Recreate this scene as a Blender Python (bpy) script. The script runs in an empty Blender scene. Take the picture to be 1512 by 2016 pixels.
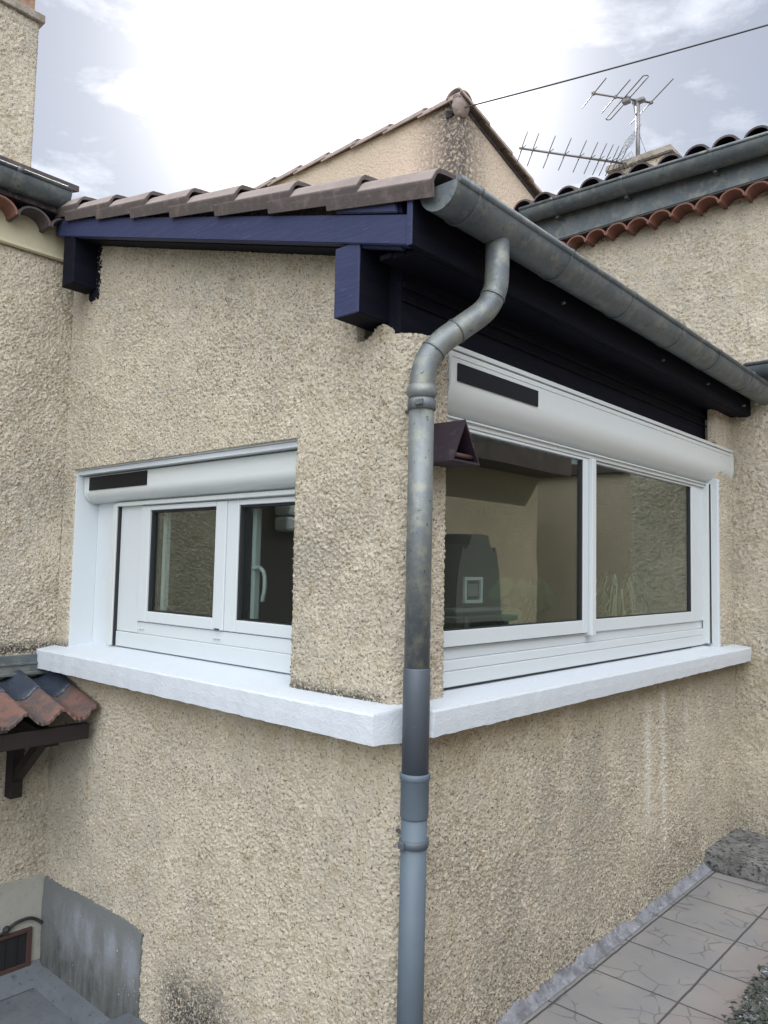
import bpy, bmesh, math, random
import numpy as np
from mathutils import Vector, Matrix
random.seed(7)
rad = math.radians
sc = bpy.context.scene
COL = sc.collection

# ---------------------------------------------------------------- camera
cd = bpy.data.cameras.new("camera"); cam = bpy.data.objects.new("camera", cd); COL.objects.link(cam)
cd.sensor_fit = 'HORIZONTAL'; cd.sensor_width = 36.0; cd.lens = 36.0 * 1516.0 / 1512.0
cd.clip_start = 0.05; cd.clip_end = 4000
def _cam_matrix():
    F, CX, CY = 1516., 756., 1008.
    v = lambda px, py: Vector(((px - CX) / F, -(py - CY) / F, -1.)).normalized()
    vl, vr = v(-940, 1080), v(2120, 1145)
    ex, ey = -vl, vr
    m = (ex + ey).normalized(); d = ex - ey; d -= m * d.dot(m); d.normalize()
    ex = (m + d) / math.sqrt(2); ey = (m - d) / math.sqrt(2); ez = ex.cross(ey)
    return Matrix((ex, ey, ez)).to_4x4()
cam.matrix_world = Matrix.Translation((1.5777, -1.8742, 1.62)) @ _cam_matrix()
sc.camera = cam

# ---------------------------------------------------------------- sky, sun, exposure
SUN_ELEV, SUN_AZ = 34.5, 45.0            # azimuth measured from +Y toward -X
sdir = Vector((-math.sin(rad(SUN_AZ)) * math.cos(rad(SUN_ELEV)), math.cos(rad(SUN_AZ)) * math.cos(rad(SUN_ELEV)), math.sin(rad(SUN_ELEV))))
w = bpy.data.worlds.new("World"); sc.world = w; w.use_nodes = True
wt = w.node_tree; wt.nodes.clear()
def wn(t, **k):
    n = wt.nodes.new(t)
    for a, b in k.items(): setattr(n, a, b)
    return n
wl = wt.links.new
sky = wn('ShaderNodeTexSky', sky_type='NISHITA', sun_disc=False)
sky.sun_elevation = rad(SUN_ELEV); sky.sun_rotation = rad(-SUN_AZ); sky.dust_density = 0.6; sky.air_density = 1.0; sky.ozone_density = 1.5
bg = wn('ShaderNodeBackground'); bg.inputs[1].default_value = 0.05
wl(sky.outputs[0], bg.inputs[0])
tc = wn('ShaderNodeTexCoord')
# thin high cloud veil: even grey-white light, brighter towards the sun, broken cumulus patches
dot = wn('ShaderNodeVectorMath', operation='DOT_PRODUCT'); dot.inputs[1].default_value = sdir
wl(tc.outputs['Generated'], dot.inputs[0])
def wm(op, a, b=None, c=None, clamp=False):
    n = wn('ShaderNodeMath', operation=op); n.use_clamp = clamp
    for i, x in enumerate((a, b, c)):
        if x is None: continue
        if isinstance(x, (int, float)): n.inputs[i].default_value = x
        else: wl(x, n.inputs[i])
    return n.outputs[0]
d = wm('MAXIMUM', dot.outputs['Value'], 0.0)
g1 = wm('MULTIPLY', wm('POWER', d, 85.0), 2.6)
g2 = wm('MULTIPLY', wm('POWER', d, 9.0), 0.08)
glow = wm('ADD', g1, g2)
mp = wn('ShaderNodeMapping'); mp.inputs['Scale'].default_value = (1.0, 1.0, 2.6)
wl(tc.outputs['Generated'], mp.inputs[0])
nz = wn('ShaderNodeTexNoise'); nz.inputs['Scale'].default_value = 5.5; nz.inputs['Detail'].default_value = 9; nz.inputs['Roughness'].default_value = 0.62
nz.inputs['Distortion'].default_value = 0.3
wl(mp.outputs[0], nz.inputs['Vector'])
cr = wn('ShaderNodeValToRGB'); cr.color_ramp.elements[0].position = 0.53; cr.color_ramp.elements[1].position = 0.72
wl(nz.outputs['Fac'], cr.inputs[0])
cl = wm('MULTIPLY', cr.outputs[0], 0.40)
# broad fill lobe added high behind the camera to brighten the shaded walls
dotb = wn('ShaderNodeVectorMath', operation='DOT_PRODUCT'); dotb.inputs[1].default_value = Vector((.42, -.50, .76)).normalized()
wl(tc.outputs['Generated'], dotb.inputs[0])
back = wm('MULTIPLY', wm('POWER', wm('MAXIMUM', dotb.outputs['Value'], 0.0), 3.0), 4.5)
tot = wm('ADD', wm('ADD', glow, cl), wm('ADD', back, 0.24))
bg2 = wn('ShaderNodeBackground'); bg2.inputs[0].default_value = (0.97, 0.975, 1.0, 1)
wl(tot, bg2.inputs[1])
ad = wn('ShaderNodeAddShader'); wl(bg.outputs[0], ad.inputs[0]); wl(bg2.outputs[0], ad.inputs[1])
ow = wn('ShaderNodeOutputWorld'); wl(ad.outputs[0], ow.inputs[0])
sl = bpy.data.lights.new("sun", 'SUN'); sl.energy = 3.8; sl.angle = rad(0.5); sl.color = (1.0, 0.95, 0.86)
so = bpy.data.objects.new("sun", sl); COL.objects.link(so)
so.rotation_euler = sdir.to_track_quat('Z', 'Y').to_euler()
sc.view_settings.view_transform = 'Standard'; sc.view_settings.look = 'None'; sc.view_settings.gamma = 1.0
sc.view_settings.exposure = 0.20

# ---------------------------------------------------------------- helpers
def thing(name, label, cat, loc=(0, 0, 0), group=None):
    o = bpy.data.objects.new(name, None); COL.objects.link(o); o.location = loc
    o.empty_display_size = 0.1
    o['label'] = label; o['category'] = cat
    if group: o['group'] = group
    return o
def tag(o, label, cat, group=None):
    o['label'] = label; o['category'] = cat
    if group: o['group'] = group
    return o
def obj(name, bm, mat, parent=None, label=None, smooth=False, loc=None):
    me = bpy.data.meshes.new(name)
    if smooth:
        for f in bm.faces: f.smooth = True
    bm.normal_update(); bm.to_mesh(me); bm.free()
    mats = mat if isinstance(mat, (list, tuple)) else [mat]
    for m in mats: me.materials.append(m)
    o = bpy.data.objects.new(name, me); COL.objects.link(o)
    if parent is not None:
        o.parent = parent
        if parent.type == 'EMPTY' or True:
            mw = Vector((0, 0, 0)); p = parent
            while p is not None: mw += p.location; p = p.parent
            o.location = -mw
    if label: o['label'] = label
    return o
def B(): return bmesh.new()
def box(bm, x0, x1, y0, y1, z0, z1, bev=0.0, mi=0):
    vs = [bm.verts.new(p) for p in ((x0,y0,z0),(x1,y0,z0),(x1,y1,z0),(x0,y1,z0),(x0,y0,z1),(x1,y0,z1),(x1,y1,z1),(x0,y1,z1))]
    fs = [bm.faces.new([vs[i] for i in q]) for q in ((3,2,1,0),(4,5,6,7),(0,1,5,4),(1,2,6,5),(2,3,7,6),(3,0,4,7))]
    for f in fs: f.material_index = mi
    if bev > 0:
        es = list({e for f in fs for e in f.edges})
        bmesh.ops.bevel(bm, geom=es, offset=bev, segments=2, affect='EDGES', profile=0.5)
    return fs
def prism(bm, pts, fn, a, b, mi=0, bev=0):
    """closed polygon pts (u,v) swept from a to b; fn(u,v,t)->xyz"""
    n = len(pts)
    A = [bm.verts.new(fn(u, v, a)) for u, v in pts]; Bv = [bm.verts.new(fn(u, v, b)) for u, v in pts]
    fs = [bm.faces.new(A[::-1]), bm.faces.new(Bv)]
    for i in range(n):
        j = (i + 1) % n
        fs.append(bm.faces.new((A[i], A[j], Bv[j], Bv[i])))
    for f in fs: f.material_index = mi
    if bev > 0:
        bmesh.ops.bevel(bm, geom=list({e for f in fs for e in f.edges}), offset=bev, segments=2, affect='EDGES')
    bmesh.ops.recalc_face_normals(bm, faces=[f for f in bm.faces])
    return fs
def tube(bm, pts, r, n=16, cap=True, closed=False, radii=None):
    P = [Vector(p) for p in pts]; N = len(P)
    rings = []; prev = None
    for i in range(N):
        if closed: t = P[(i + 1) % N] - P[i - 1]
        else: t = (P[min(i + 1, N - 1)] - P[max(i - 1, 0)])
        t.normalize()
        if prev is None:
            a = Vector((0, 0, 1)) if abs(t.z) < .9 else Vector((1, 0, 0))
            u = t.cross(a).normalized()
        else:
            u = (prev - t * prev.dot(t)).normalized()
        prev = u; v = t.cross(u)
        rr = radii[i] if radii else r
        rings.append([bm.verts.new(P[i] + (u * math.cos(2*math.pi*k/n) + v * math.sin(2*math.pi*k/n)) * rr) for k in range(n)])
    m = N if closed else N - 1
    for i in range(m):
        a, b = rings[i], rings[(i + 1) % N]
        for k in range(n):
            f = bm.faces.new((a[k], a[(k + 1) % n], b[(k + 1) % n], b[k])); f.smooth = True
    if cap and not closed:
        bm.faces.new(rings[0][::-1]); bm.faces.new(rings[-1])
def spline(pts, n=8):
    out = []; P = [Vector(p) for p in pts]; P = [2*P[0]-P[1]] + P + [2*P[-1]-P[-2]]
    for i in range(1, len(P) - 2):
        for k in range(n):
            t = k / n; a, b, c, e = P[i-1], P[i], P[i+1], P[i+2]
            out.append(0.5*((2*b) + (c-a)*t + (2*a-5*b+4*c-e)*t*t + (3*b-a-3*c+e)*t**3))
    out.append(P[-2]); return out

# vectorised gradient noise
_rng = np.random.RandomState(3); _perm = _rng.permutation(256); _perm = np.concatenate([_perm, _perm, _perm])
_g = _rng.normal(size=(256, 3)); _g /= np.linalg.norm(_g, axis=1)[:, None]
def pn(p, scale, off=0.0):
    q = p * scale + off; i = np.floor(q).astype(int); f = q - i; i &= 255
    u = f*f*f*(f*(f*6-15)+10); res = 0
    for dx in (0, 1):
        wx = u[:, 0] if dx else 1-u[:, 0]
        for dy in (0, 1):
            wy = u[:, 1] if dy else 1-u[:, 1]
            for dz in (0, 1):
                wz = u[:, 2] if dz else 1-u[:, 2]
                h = _perm[_perm[_perm[(i[:, 0]+dx) & 255] + ((i[:, 1]+dy) & 255)] + ((i[:, 2]+dz) & 255)]
                g = _g[h]; dd = g[:, 0]*(f[:, 0]-dx)+g[:, 1]*(f[:, 1]-dy)+g[:, 2]*(f[:, 2]-dz)
                res = res + wx*wy*wz*dd
    return res
def stucco_height(p, amp=1.0):
    warp = np.stack([pn(p, 30, 7.), pn(p, 30, 19.), pn(p, 30, 31.)], 1) * 0.012
    q = p + warp
    a = np.abs(pn(q, 86., 3.)); b = np.abs(pn(q, 145., 11.)); c = pn(p, 9., 5.); e = pn(p, 1.3, 2.); fz = pn(p, 170., 9.)
    h = 0.018 * np.power(a + 1e-4, .8) + 0.012 * np.power(b + 1e-4, .8) + 0.0025 * c + 0.006 * e + .004 * fz
    return h * amp * (0.95 + 0.9 * pn(p, 2.6, 41.))

def skin(name, path, z0, z1, cell, mat, parent, holes=(), keep=None, amp=1.0, ret=0.03, normal=None):
    """rough-cast wall skin: plan path (polyline) swept in z on a fine grid, displaced by the render's own grain"""
    P = np.array(path, float); seg = np.linalg.norm(P[1:] - P[:-1], axis=1); S = np.concatenate([[0], np.cumsum(seg)])
    us = set(np.round(np.linspace(0, S[-1], int(S[-1] / cell) + 1), 5))
    zs = set(np.round(np.linspace(z0, z1, int((z1 - z0) / cell) + 1), 5))
    def snap(s, vals):
        s = sorted(s)
        for v in vals:
            k = min(range(len(s)), key=lambda i: abs(s[i] - v)); s[k] = v
        return np.array(s)
    us = snap(us, [v for h in holes for v in h[:2]]); zs = snap(zs, [v for h in holes for v in h[2:]])
    X = np.interp(us, S, P[:, 0]); Y = np.interp(us, S, P[:, 1])
    T = np.stack([np.interp(us + 1e-3, S, P[:, 0]) - np.interp(us - 1e-3, S, P[:, 0]), np.interp(us + 1e-3, S, P[:, 1]) - np.interp(us - 1e-3, S, P[:, 1])], 1)
    T /= np.linalg.norm(T, axis=1)[:, None]
    Nn = np.stack([T[:, 1], -T[:, 0]], 1)
    nu, nz_ = len(us), len(zs)
    V = np.zeros((nz_, nu, 3)); V[:, :, 0] = X[None]; V[:, :, 1] = Y[None]; V[:, :, 2] = zs[:, None]
    N3 = np.zeros((nz_, nu, 3)); N3[:, :, 0] = Nn[None, :, 0]; N3[:, :, 1] = Nn[None, :, 1]
    V = V.reshape(-1, 3); N3 = N3.reshape(-1, 3)
    h = stucco_height(V, amp)
    Vd = V + N3 * (h[:, None])
    uc = .5*(us[1:]+us[:-1]); zc = .5*(zs[1:]+zs[:-1]); UC, ZC = np.meshgrid(uc, zc)
    K = np.ones(UC.shape, bool)
    for a, b, c, e in holes: K &= ~((UC > a) & (UC < b) & (ZC > c) & (ZC < e))
    if keep: K &= keep(UC, ZC)
    ii = np.arange(nz_*nu).reshape(nz_, nu)
    Q = np.stack([ii[:-1, :-1], ii[:-1, 1:], ii[1:, 1:], ii[1:, :-1]], -1)[K]
    # returns along every open edge
    E = np.concatenate([Q[:, [0, 1]], Q[:, [1, 2]], Q[:, [2, 3]], Q[:, [3, 0]]])
    key = np.sort(E, 1); k1 = key[:, 0].astype(np.int64) * (nz_*nu) + key[:, 1]
    uq, idx, cnt = np.unique(k1, return_index=True, return_counts=True)
    be = E[idx[cnt == 1]]
    bv = np.unique(be); mp_ = {v: nz_*nu + k for k, v in enumerate(bv)}
    Vb = V[bv] - N3[bv] * ret
    R = np.array([[b, a, mp_[a], mp_[b]] for a, b in be])
    allV = np.concatenate([Vd, Vb]); allQ = np.concatenate([Q, R])
    used = np.unique(allQ); rm = -np.ones(len(allV), int); rm[used] = np.arange(len(used))
    allV = allV[used]; allQ = rm[allQ]
    me = bpy.data.meshes.new(name); me.vertices.add(len(allV)); me.vertices.foreach_set('co', allV.ravel().astype(np.float32))
    me.loops.add(allQ.size); me.loops.foreach_set('vertex_index', allQ.ravel().astype(np.int32))
    me.polygons.add(len(allQ)); me.polygons.foreach_set('loop_start', np.arange(0, allQ.size, 4, dtype=np.int32))
    me.polygons.foreach_set('use_smooth', np.ones(len(allQ), bool))
    me.update(calc_edges=True); me.materials.append(mat)
    o = bpy.data.objects.new(name, me); COL.objects.link(o); o.parent = parent
    if parent: o.location = -parent.location
    return o

# ---------------------------------------------------------------- materials
def mat(name, col, rough=0.7, metal=0.0, bump=None, var=None, speck=None, spec=0.5, extra=None, coat=0):
    m = bpy.data.materials.new(name); m.use_nodes = True; nt = m.node_tree; b = nt.nodes['Principled BSDF']
    b.inputs['Base Color'].default_value = (*col, 1); b.inputs['Roughness'].default_value = rough; b.inputs['Metallic'].default_value = metal
    b.inputs['Specular IOR Level'].default_value = spec
    tcn = nt.nodes.new('ShaderNodeTexCoord'); geo = nt.nodes.new('ShaderNodeNewGeometry')
    cur = None
    def noise(scale, detail=4, roughn=.6, stretch=None):
        n = nt.nodes.new('ShaderNodeTexNoise'); n.inputs['Scale'].default_value = scale; n.inputs['Detail'].default_value = detail; n.inputs['Roughness'].default_value = roughn
        if stretch:
            mpn = nt.nodes.new('ShaderNodeMapping'); mpn.inputs['Scale'].default_value = stretch
            nt.links.new(geo.outputs['Position'], mpn.inputs[0]); nt.links.new(mpn.outputs[0], n.inputs['Vector'])
        else: nt.links.new(geo.outputs['Position'], n.inputs['Vector'])
        return n.outputs['Fac']
    def ramp(fac, a, b_):
        r = nt.nodes.new('ShaderNodeMapRange'); r.inputs['From Min'].default_value = a; r.inputs['From Max'].default_value = b_
        nt.links.new(fac, r.inputs['Value']); return r.outputs[0]
    def mixc(fac, a, c2):
        mx = nt.nodes.new('ShaderNodeMix'); mx.data_type = 'RGBA'
        nt.links.new(fac, mx.inputs[0])
        if a is None: mx.inputs[6].default_value = (*col, 1)
        else: nt.links.new(a, mx.inputs[6])
        mx.inputs[7].default_value = (*c2, 1); return mx.outputs[2]
    for v in (var or []):   # (scale, lo, hi, colour, stretch)
        cur = mixc(ramp(noise(v[0], 5, .65, v[4] if len(v) > 4 else None), v[1], v[2]), cur, v[3])
    if extra: cur = extra(nt, geo, noise, ramp, mixc, cur)
    if cur is not None: nt.links.new(cur, b.inputs['Base Color'])
    if bump:
        hsum = None
        for (s, dist, *st) in bump:
            bn = nt.nodes.new('ShaderNodeBump'); bn.inputs['Distance'].default_value = dist; bn.inputs['Strength'].default_value = 1
            nt.links.new(noise(s, 4, .6, st[0] if st else None), bn.inputs['Height'])
            if hsum is not None: nt.links.new(hsum, bn.inputs['Normal'])
            hsum = bn.outputs[0]
        nt.links.new(hsum, b.inputs['Normal'])
    if coat: b.inputs['Coat Weight'].default_value = coat
    return m

def zone(nt, geo, noise, ramp, ax, lo, hi, wob=0.1):
    """0..1 mask from a world coordinate, with a ragged edge"""
    sp = nt.nodes.new('ShaderNodeSeparateXYZ'); nt.links.new(geo.outputs['Position'], sp.inputs[0])
    a = nt.nodes.new('ShaderNodeMath'); a.operation = 'MULTIPLY_ADD'
    nt.links.new(noise(14, 4), a.inputs[0]); a.inputs[1].default_value = wob; nt.links.new(sp.outputs[ax], a.inputs[2])
    return ramp(a.outputs[0], lo + wob/2, hi + wob/2)
def mul(nt, *fs):
    cur = fs[0]
    for f in fs[1:]:
        n = nt.nodes.new('ShaderNodeMath'); n.operation = 'MULTIPLY'; n.use_clamp = True
        nt.links.new(cur, n.inputs[0])
        if isinstance(f, float): n.inputs[1].default_value = f
        else: nt.links.new(f, n.inputs[1])
        cur = n.outputs[0]
    return cur

ST = (0.635, 0.575, 0.46)
def ext_wall_extra(nt, geo, noise, ramp, mixc, cur):
    # damp yellowing right under the sills
    cur = mixc(mul(nt, zone(nt, geo, noise, ramp, 2, .86, 1.06, .12), zone(nt, geo, noise, ramp, 2, 1.14, 1.12, .01), ramp(noise(5, 4, .6), .3, .6), .5), cur, (.42, .34, .19))
    # mould specks where rain splashes the foot of both walls; pale run marks under the right sill
    sp = ramp(noise(95, 3, .7), .50, .58)
    cur = mixc(mul(nt, zone(nt, geo, noise, ramp, 2, 0.45, -0.02, .35), zone(nt, geo, noise, ramp, 0, -0.35, -0.1, .2), sp, .9), cur, (.085, .08, .075))
    cur = mixc(mul(nt, zone(nt, geo, noise, ramp, 2, 1.225, 1.185, .05), zone(nt, geo, noise, ramp, 2, 1.14, 1.16, .01), zone(nt, geo, noise, ramp, 1, .03, .0, .01), zone(nt, geo, noise, ramp, 0, -.04, -.12, .05), ramp(noise(120, 3, .7), .40, .5), .9), cur, (.05, .048, .045))
    cur = mixc(mul(nt, zone(nt, geo, noise, ramp, 2, 0.06, -0.12, .2), zone(nt, geo, noise, ramp, 0, -1.35, -1.2, .1), zone(nt, geo, noise, ramp, 0, -.75, -.9, .1), ramp(noise(110, 3, .7), .42, .5), .9), cur, (.05, .05, .052))
    return cur
def pale_runs(nt, geo, noise, ramp, mixc, cur):
    cur = ext_wall_extra(nt, geo, noise, ramp, mixc, cur)
    for y0, w_, zt, zb in ((1.83, .04, 1.02, .25), (2.01, .035, 1.07, .20), (2.33, .03, .98, .70)):
        a = zone(nt, geo, noise, ramp, 1, y0 - w_*1.6, y0, .03); b = zone(nt, geo, noise, ramp, 1, y0 + w_*1.6, y0, .03)
        cur = mixc(mul(nt, a, b, zone(nt, geo, noise, ramp, 2, zb, zb + .3, .1), zone(nt, geo, noise, ramp, 2, zt, zt - .1, .1), zone(nt, geo, noise, ramp, 0, -.15, -.1, .01), .85), cur, (.74, .71, .62))
    return cur
specks = [(160, .66, .74, (.12, .105, .085))]
M = {}
M['stucco'] = mat('rough_render', ST, .93, bump=[(120, .009), (230, .005)], spec=.2, extra=pale_runs,
    var=[(1.3, .42, .62, (.50, .465, .38)), (4.5, .5, .75, (.70, .64, .52)), (14, .5, .72, (.50, .43, .31)), (105, .575, .63, (.15, .128, .10))])
M['stucco_far'] = mat('weathered_render', (.58, .50, .39), .93, bump=[(40, .02), (90, .01)], spec=.2,
    var=[(.8, .35, .75, (.44, .39, .31)), (22, .55, .85, (.40, .34, .27)), (50, .585, .65, (.16, .135, .11))])
def far_stain(nt, geo, noise, ramp, mixc, cur):
    x = -3.556
    a = zone(nt, geo, noise, ramp, 0, x - .75, x - .15, .35)
    b = zone(nt, geo, noise, ramp, 1, 5.65, 5.1, .3)
    return mixc(mul(nt, a, b, ramp(noise(22, 5, .7), .34, .52), .95), cur, (.09, .08, .075))
M['stucco_gable'] = mat('stained_render', (.60, .48, .39), .93, bump=[(70, .012), (28, .02)], spec=.2, extra=far_stain,
    var=[(.8, .35, .75, (.46, .40, .31)), (22, .55, .85, (.42, .35, .27)), (38, .585, .66, (.17, .14, .12))])
M['plaster'] = mat('smooth_cream_plaster', (.52, .49, .35), .85, bump=[(40, .002), (9, .003)], spec=.2, var=[(3, .45, .8, (.5, .46, .33)), (25, .6, .8, (.42, .38, .28))])
M['plinth'] = mat('smooth_plinth_plaster', (.34, .335, .30), .85, bump=[(30, .003), (9, .004)], spec=.2, var=[(3, .45, .8, (.24, .24, .22)), (25, .6, .8, (.2, .19, .17))])
def patch_extra(nt, geo, noise, ramp, mixc, cur):
    cur = mixc(mul(nt, zone(nt, geo, noise, ramp, 2, -.12, -.32, .3), ramp(noise(5, 5, .7, (3, 3, .8)), .3, .65), .9), cur, (.045, .05, .045))
    return mixc(mul(nt, zone(nt, geo, noise, ramp, 2, -.30, -.12, .2), zone(nt, geo, noise, ramp, 2, .02, -.05, .05), zone(nt, geo, noise, ramp, 0, -2.25, -2.1, .2), ramp(noise(4, 4, .6, (2.2, 2.2, .7)), .38, .6), .8), cur, (.25, .27, .31))
M['cement'] = mat('grey_cement_patch', (.15, .16, .16), .9, bump=[(60, .002), (12, .004)], spec=.2, extra=patch_extra)
M['white_plaster'] = mat('white_painted_plaster', (.54, .59, .62), .6, bump=[(90, .0008), (300, .0004)], spec=.4, var=[(6, .5, .9, (.54, .57, .58))])
M['sill'] = mat('white_painted_concrete', (.54, .59, .64), .55, bump=[(35, .0025), (140, .0012)], spec=.4, var=[(12, .55, .85, (.52, .56, .60)), (90, .66, .75, (.42, .43, .42))])
M['pvc'] = mat('white_pvc', (.53, .58, .605), .32, spec=.5, bump=[(2.5, .002)])
M['alu'] = mat('white_lacquered_aluminium', (.55, .59, .59), .28, spec=.5, bump=[(3, .003)])
M['gasket'] = mat('black_rubber', (.012, .013, .015), .55)
M['solar'] = mat('solar_cell_black', (.006, .007, .009), .45, spec=.2)
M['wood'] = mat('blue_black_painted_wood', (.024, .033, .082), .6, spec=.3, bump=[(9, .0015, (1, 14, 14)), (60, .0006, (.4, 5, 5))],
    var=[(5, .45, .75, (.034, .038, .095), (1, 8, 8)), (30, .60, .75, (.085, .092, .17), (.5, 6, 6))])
M['wood_dark'] = mat('dark_paint_with_eaves_shade', (.004, .005, .011), .7, spec=.12, bump=[(8, .003, (8, 1, 8))], var=[(4, .45, .75, (.008, .008, .014), (6, 1, 6))])  # dark navy paint, blackened further to hold the shade under the eaves
M['mortar_dark'] = mat('sooty_mortar', (.055, .045, .05), .95, bump=[(55, .012), (160, .005)], spec=.1, var=[(30, .5, .7, (.13, .11, .11))])
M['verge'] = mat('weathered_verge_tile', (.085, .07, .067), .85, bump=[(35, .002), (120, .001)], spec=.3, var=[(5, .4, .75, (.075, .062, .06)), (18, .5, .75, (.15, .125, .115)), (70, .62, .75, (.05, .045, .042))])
M['verge_rim'] = mat('skylit_tile_edge', (.25, .21, .195), .85, bump=[(35, .002)], spec=.3, var=[(9, .45, .7, (.19, .16, .145)), (45, .58, .7, (.20, .17, .16))])  # paler copy of the verge tile; skylight on the rim put into the colour
M['ridge'] = mat('pinkish_grey_ridge_tile', (.30, .245, .225), .85, bump=[(20, .004)], spec=.3, var=[(5, .45, .7, (.22, .18, .165)), (20, .55, .72, (.15, .13, .12))])
M['tile_dark'] = mat('mossy_dark_clay_tile', (.07, .06, .065), .85, bump=[(35, .003), (120, .0015)], spec=.3, var=[(6, .45, .7, (.13, .10, .09)), (30, .58, .75, (.035, .035, .035))])
M['tile_red'] = mat('red_clay_tile', (.20, .095, .07), .8, bump=[(40, .002), (130, .001)], spec=.3, var=[(7, .45, .7, (.20, .10, .08)), (30, .6, .78, (.1, .075, .07))])
M['tile_canopy'] = mat('lichened_clay_tile', (.155, .085, .070), .75, bump=[(40, .002), (130, .0012)], spec=.35,
    var=[(9, .44, .56, (.085, .068, .065)), (34, .54, .70, (.055, .05, .048)), (80, .66, .74, (.26, .24, .22))])
M['zinc'] = mat('weathered_zinc', (.13, .152, .16), .5, metal=.4, spec=.5, bump=[(8, .0015)],
    var=[(6, .42, .66, (.09, .11, .125)), (16, .50, .66, (.19, .20, .185)), (55, .60, .68, (.055, .06, .07))])
M['zinc_pipe'] = mat('oxidised_zinc_pipe', (.165, .185, .19), .5, metal=.35, spec=.5, bump=[(10, .001)],
    var=[(5, .42, .66, (.095, .115, .135), (1, 1, .4)), (22, .48, .66, (.22, .235, .20)), (60, .62, .68, (.05, .05, .06)), (130, .66, .70, (.4, .42, .42))])
M['pipe_dark'] = mat('dark_patinated_zinc', (.075, .092, .115), .5, metal=.2, spec=.5, var=[(6, .4, .7, (.085, .105, .13)), (120, .69, .73, (.3, .32, .35))])
M['pvc_grey'] = mat('grey_pvc_pipe', (.085, .115, .145), .5, spec=.35, var=[(5, .4, .7, (.10, .13, .16)), (140, .71, .75, (.4, .42, .45))])
M['lead'] = mat('bitumen_flashing', (.028, .038, .058), .4, spec=.5, bump=[(14, .006), (80, .002)], var=[(12, .5, .7, (.05, .06, .08)), (60, .64, .72, (.16, .19, .21))])
M['black_wood'] = mat('black_brown_wood', (.018, .013, .014), .6, spec=.35, bump=[(9, .003, (1, 8, 8))])
M['nest'] = mat('plum_brown_painted_metal', (.022, .013, .022), .55, spec=.45, bump=[(20, .001)], var=[(30, .55, .75, (.07, .05, .06))])
M['concrete'] = mat('mossy_concrete', (.23, .23, .225), .95, bump=[(45, .016), (140, .006), (12, .015)], spec=.2, var=[(7, .45, .65, (.12, .125, .12)), (40, .50, .62, (.05, .055, .05)), (18, .6, .8, (.33, .33, .33))])
M['cap'] = mat('old_cement_cap', (.33, .30, .26), .95, bump=[(45, .006)], spec=.2, var=[(7, .45, .65, (.2, .18, .15)), (40, .58, .7, (.1, .09, .08))])
M['brick'] = mat('brown_brick', (.30, .19, .13), .9, bump=[(45, .006)], spec=.2, var=[(12, .45, .65, (.12, .085, .08)), (30, .6, .7, (.28, .22, .18))])
M['court'] = mat('grey_cement_floor', (.125, .14, .155), .85, bump=[(25, .003), (120, .001)], spec=.3, var=[(3, .4, .7, (.09, .10, .115)), (30, .58, .72, (.05, .055, .06))])
M['ground'] = mat('garden_soil', (.16, .15, .11), .95, var=[(1, .4, .7, (.09, .12, .05))])
M['interior'] = mat('interior_paint', (.42, .40, .34), .8, spec=.2)
M['interior_dark'] = mat('interior_floor', (.10, .08, .06), .7)
M['steel'] = mat('antenna_metal', (.20, .20, .20), .45, metal=.6)
M['mast'] = mat('painted_steel_mast', (.22, .21, .23), .5, metal=.4, var=[(20, .5, .7, (.15, .13, .13))])
M['cable'] = mat('black_cable', (.02, .02, .022), .6)
M['rubber_leaf'] = mat('dark_green_leaf', (.05, .095, .05), .4, spec=.5)
M['spider_leaf'] = mat('pale_striped_leaf', (.36, .39, .28), .5, spec=.4)
M['foliage'] = mat('grey_green_foliage', (.10, .12, .07), .7)
M['silver'] = mat('silvery_leaf', (.06, .07, .055), .8, var=[(25, .45, .65, (.03, .035, .025)), (9, .60, .66, (.25, .29, .34))])
M['pot'] = mat('grey_pot', (.2, .2, .2), .6)
M['bark'] = mat('bark', (.09, .07, .05), .9)
M['rust'] = mat('brown_painted_frame', (.06, .032, .028), .7, var=[(30, .5, .7, (.05, .03, .03))])
M['mesh'] = mat('dark_grille', (.01, .01, .012), .8)
M['black'] = mat('chrome_dark', (.05, .05, .05), .3, metal=.6)

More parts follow.
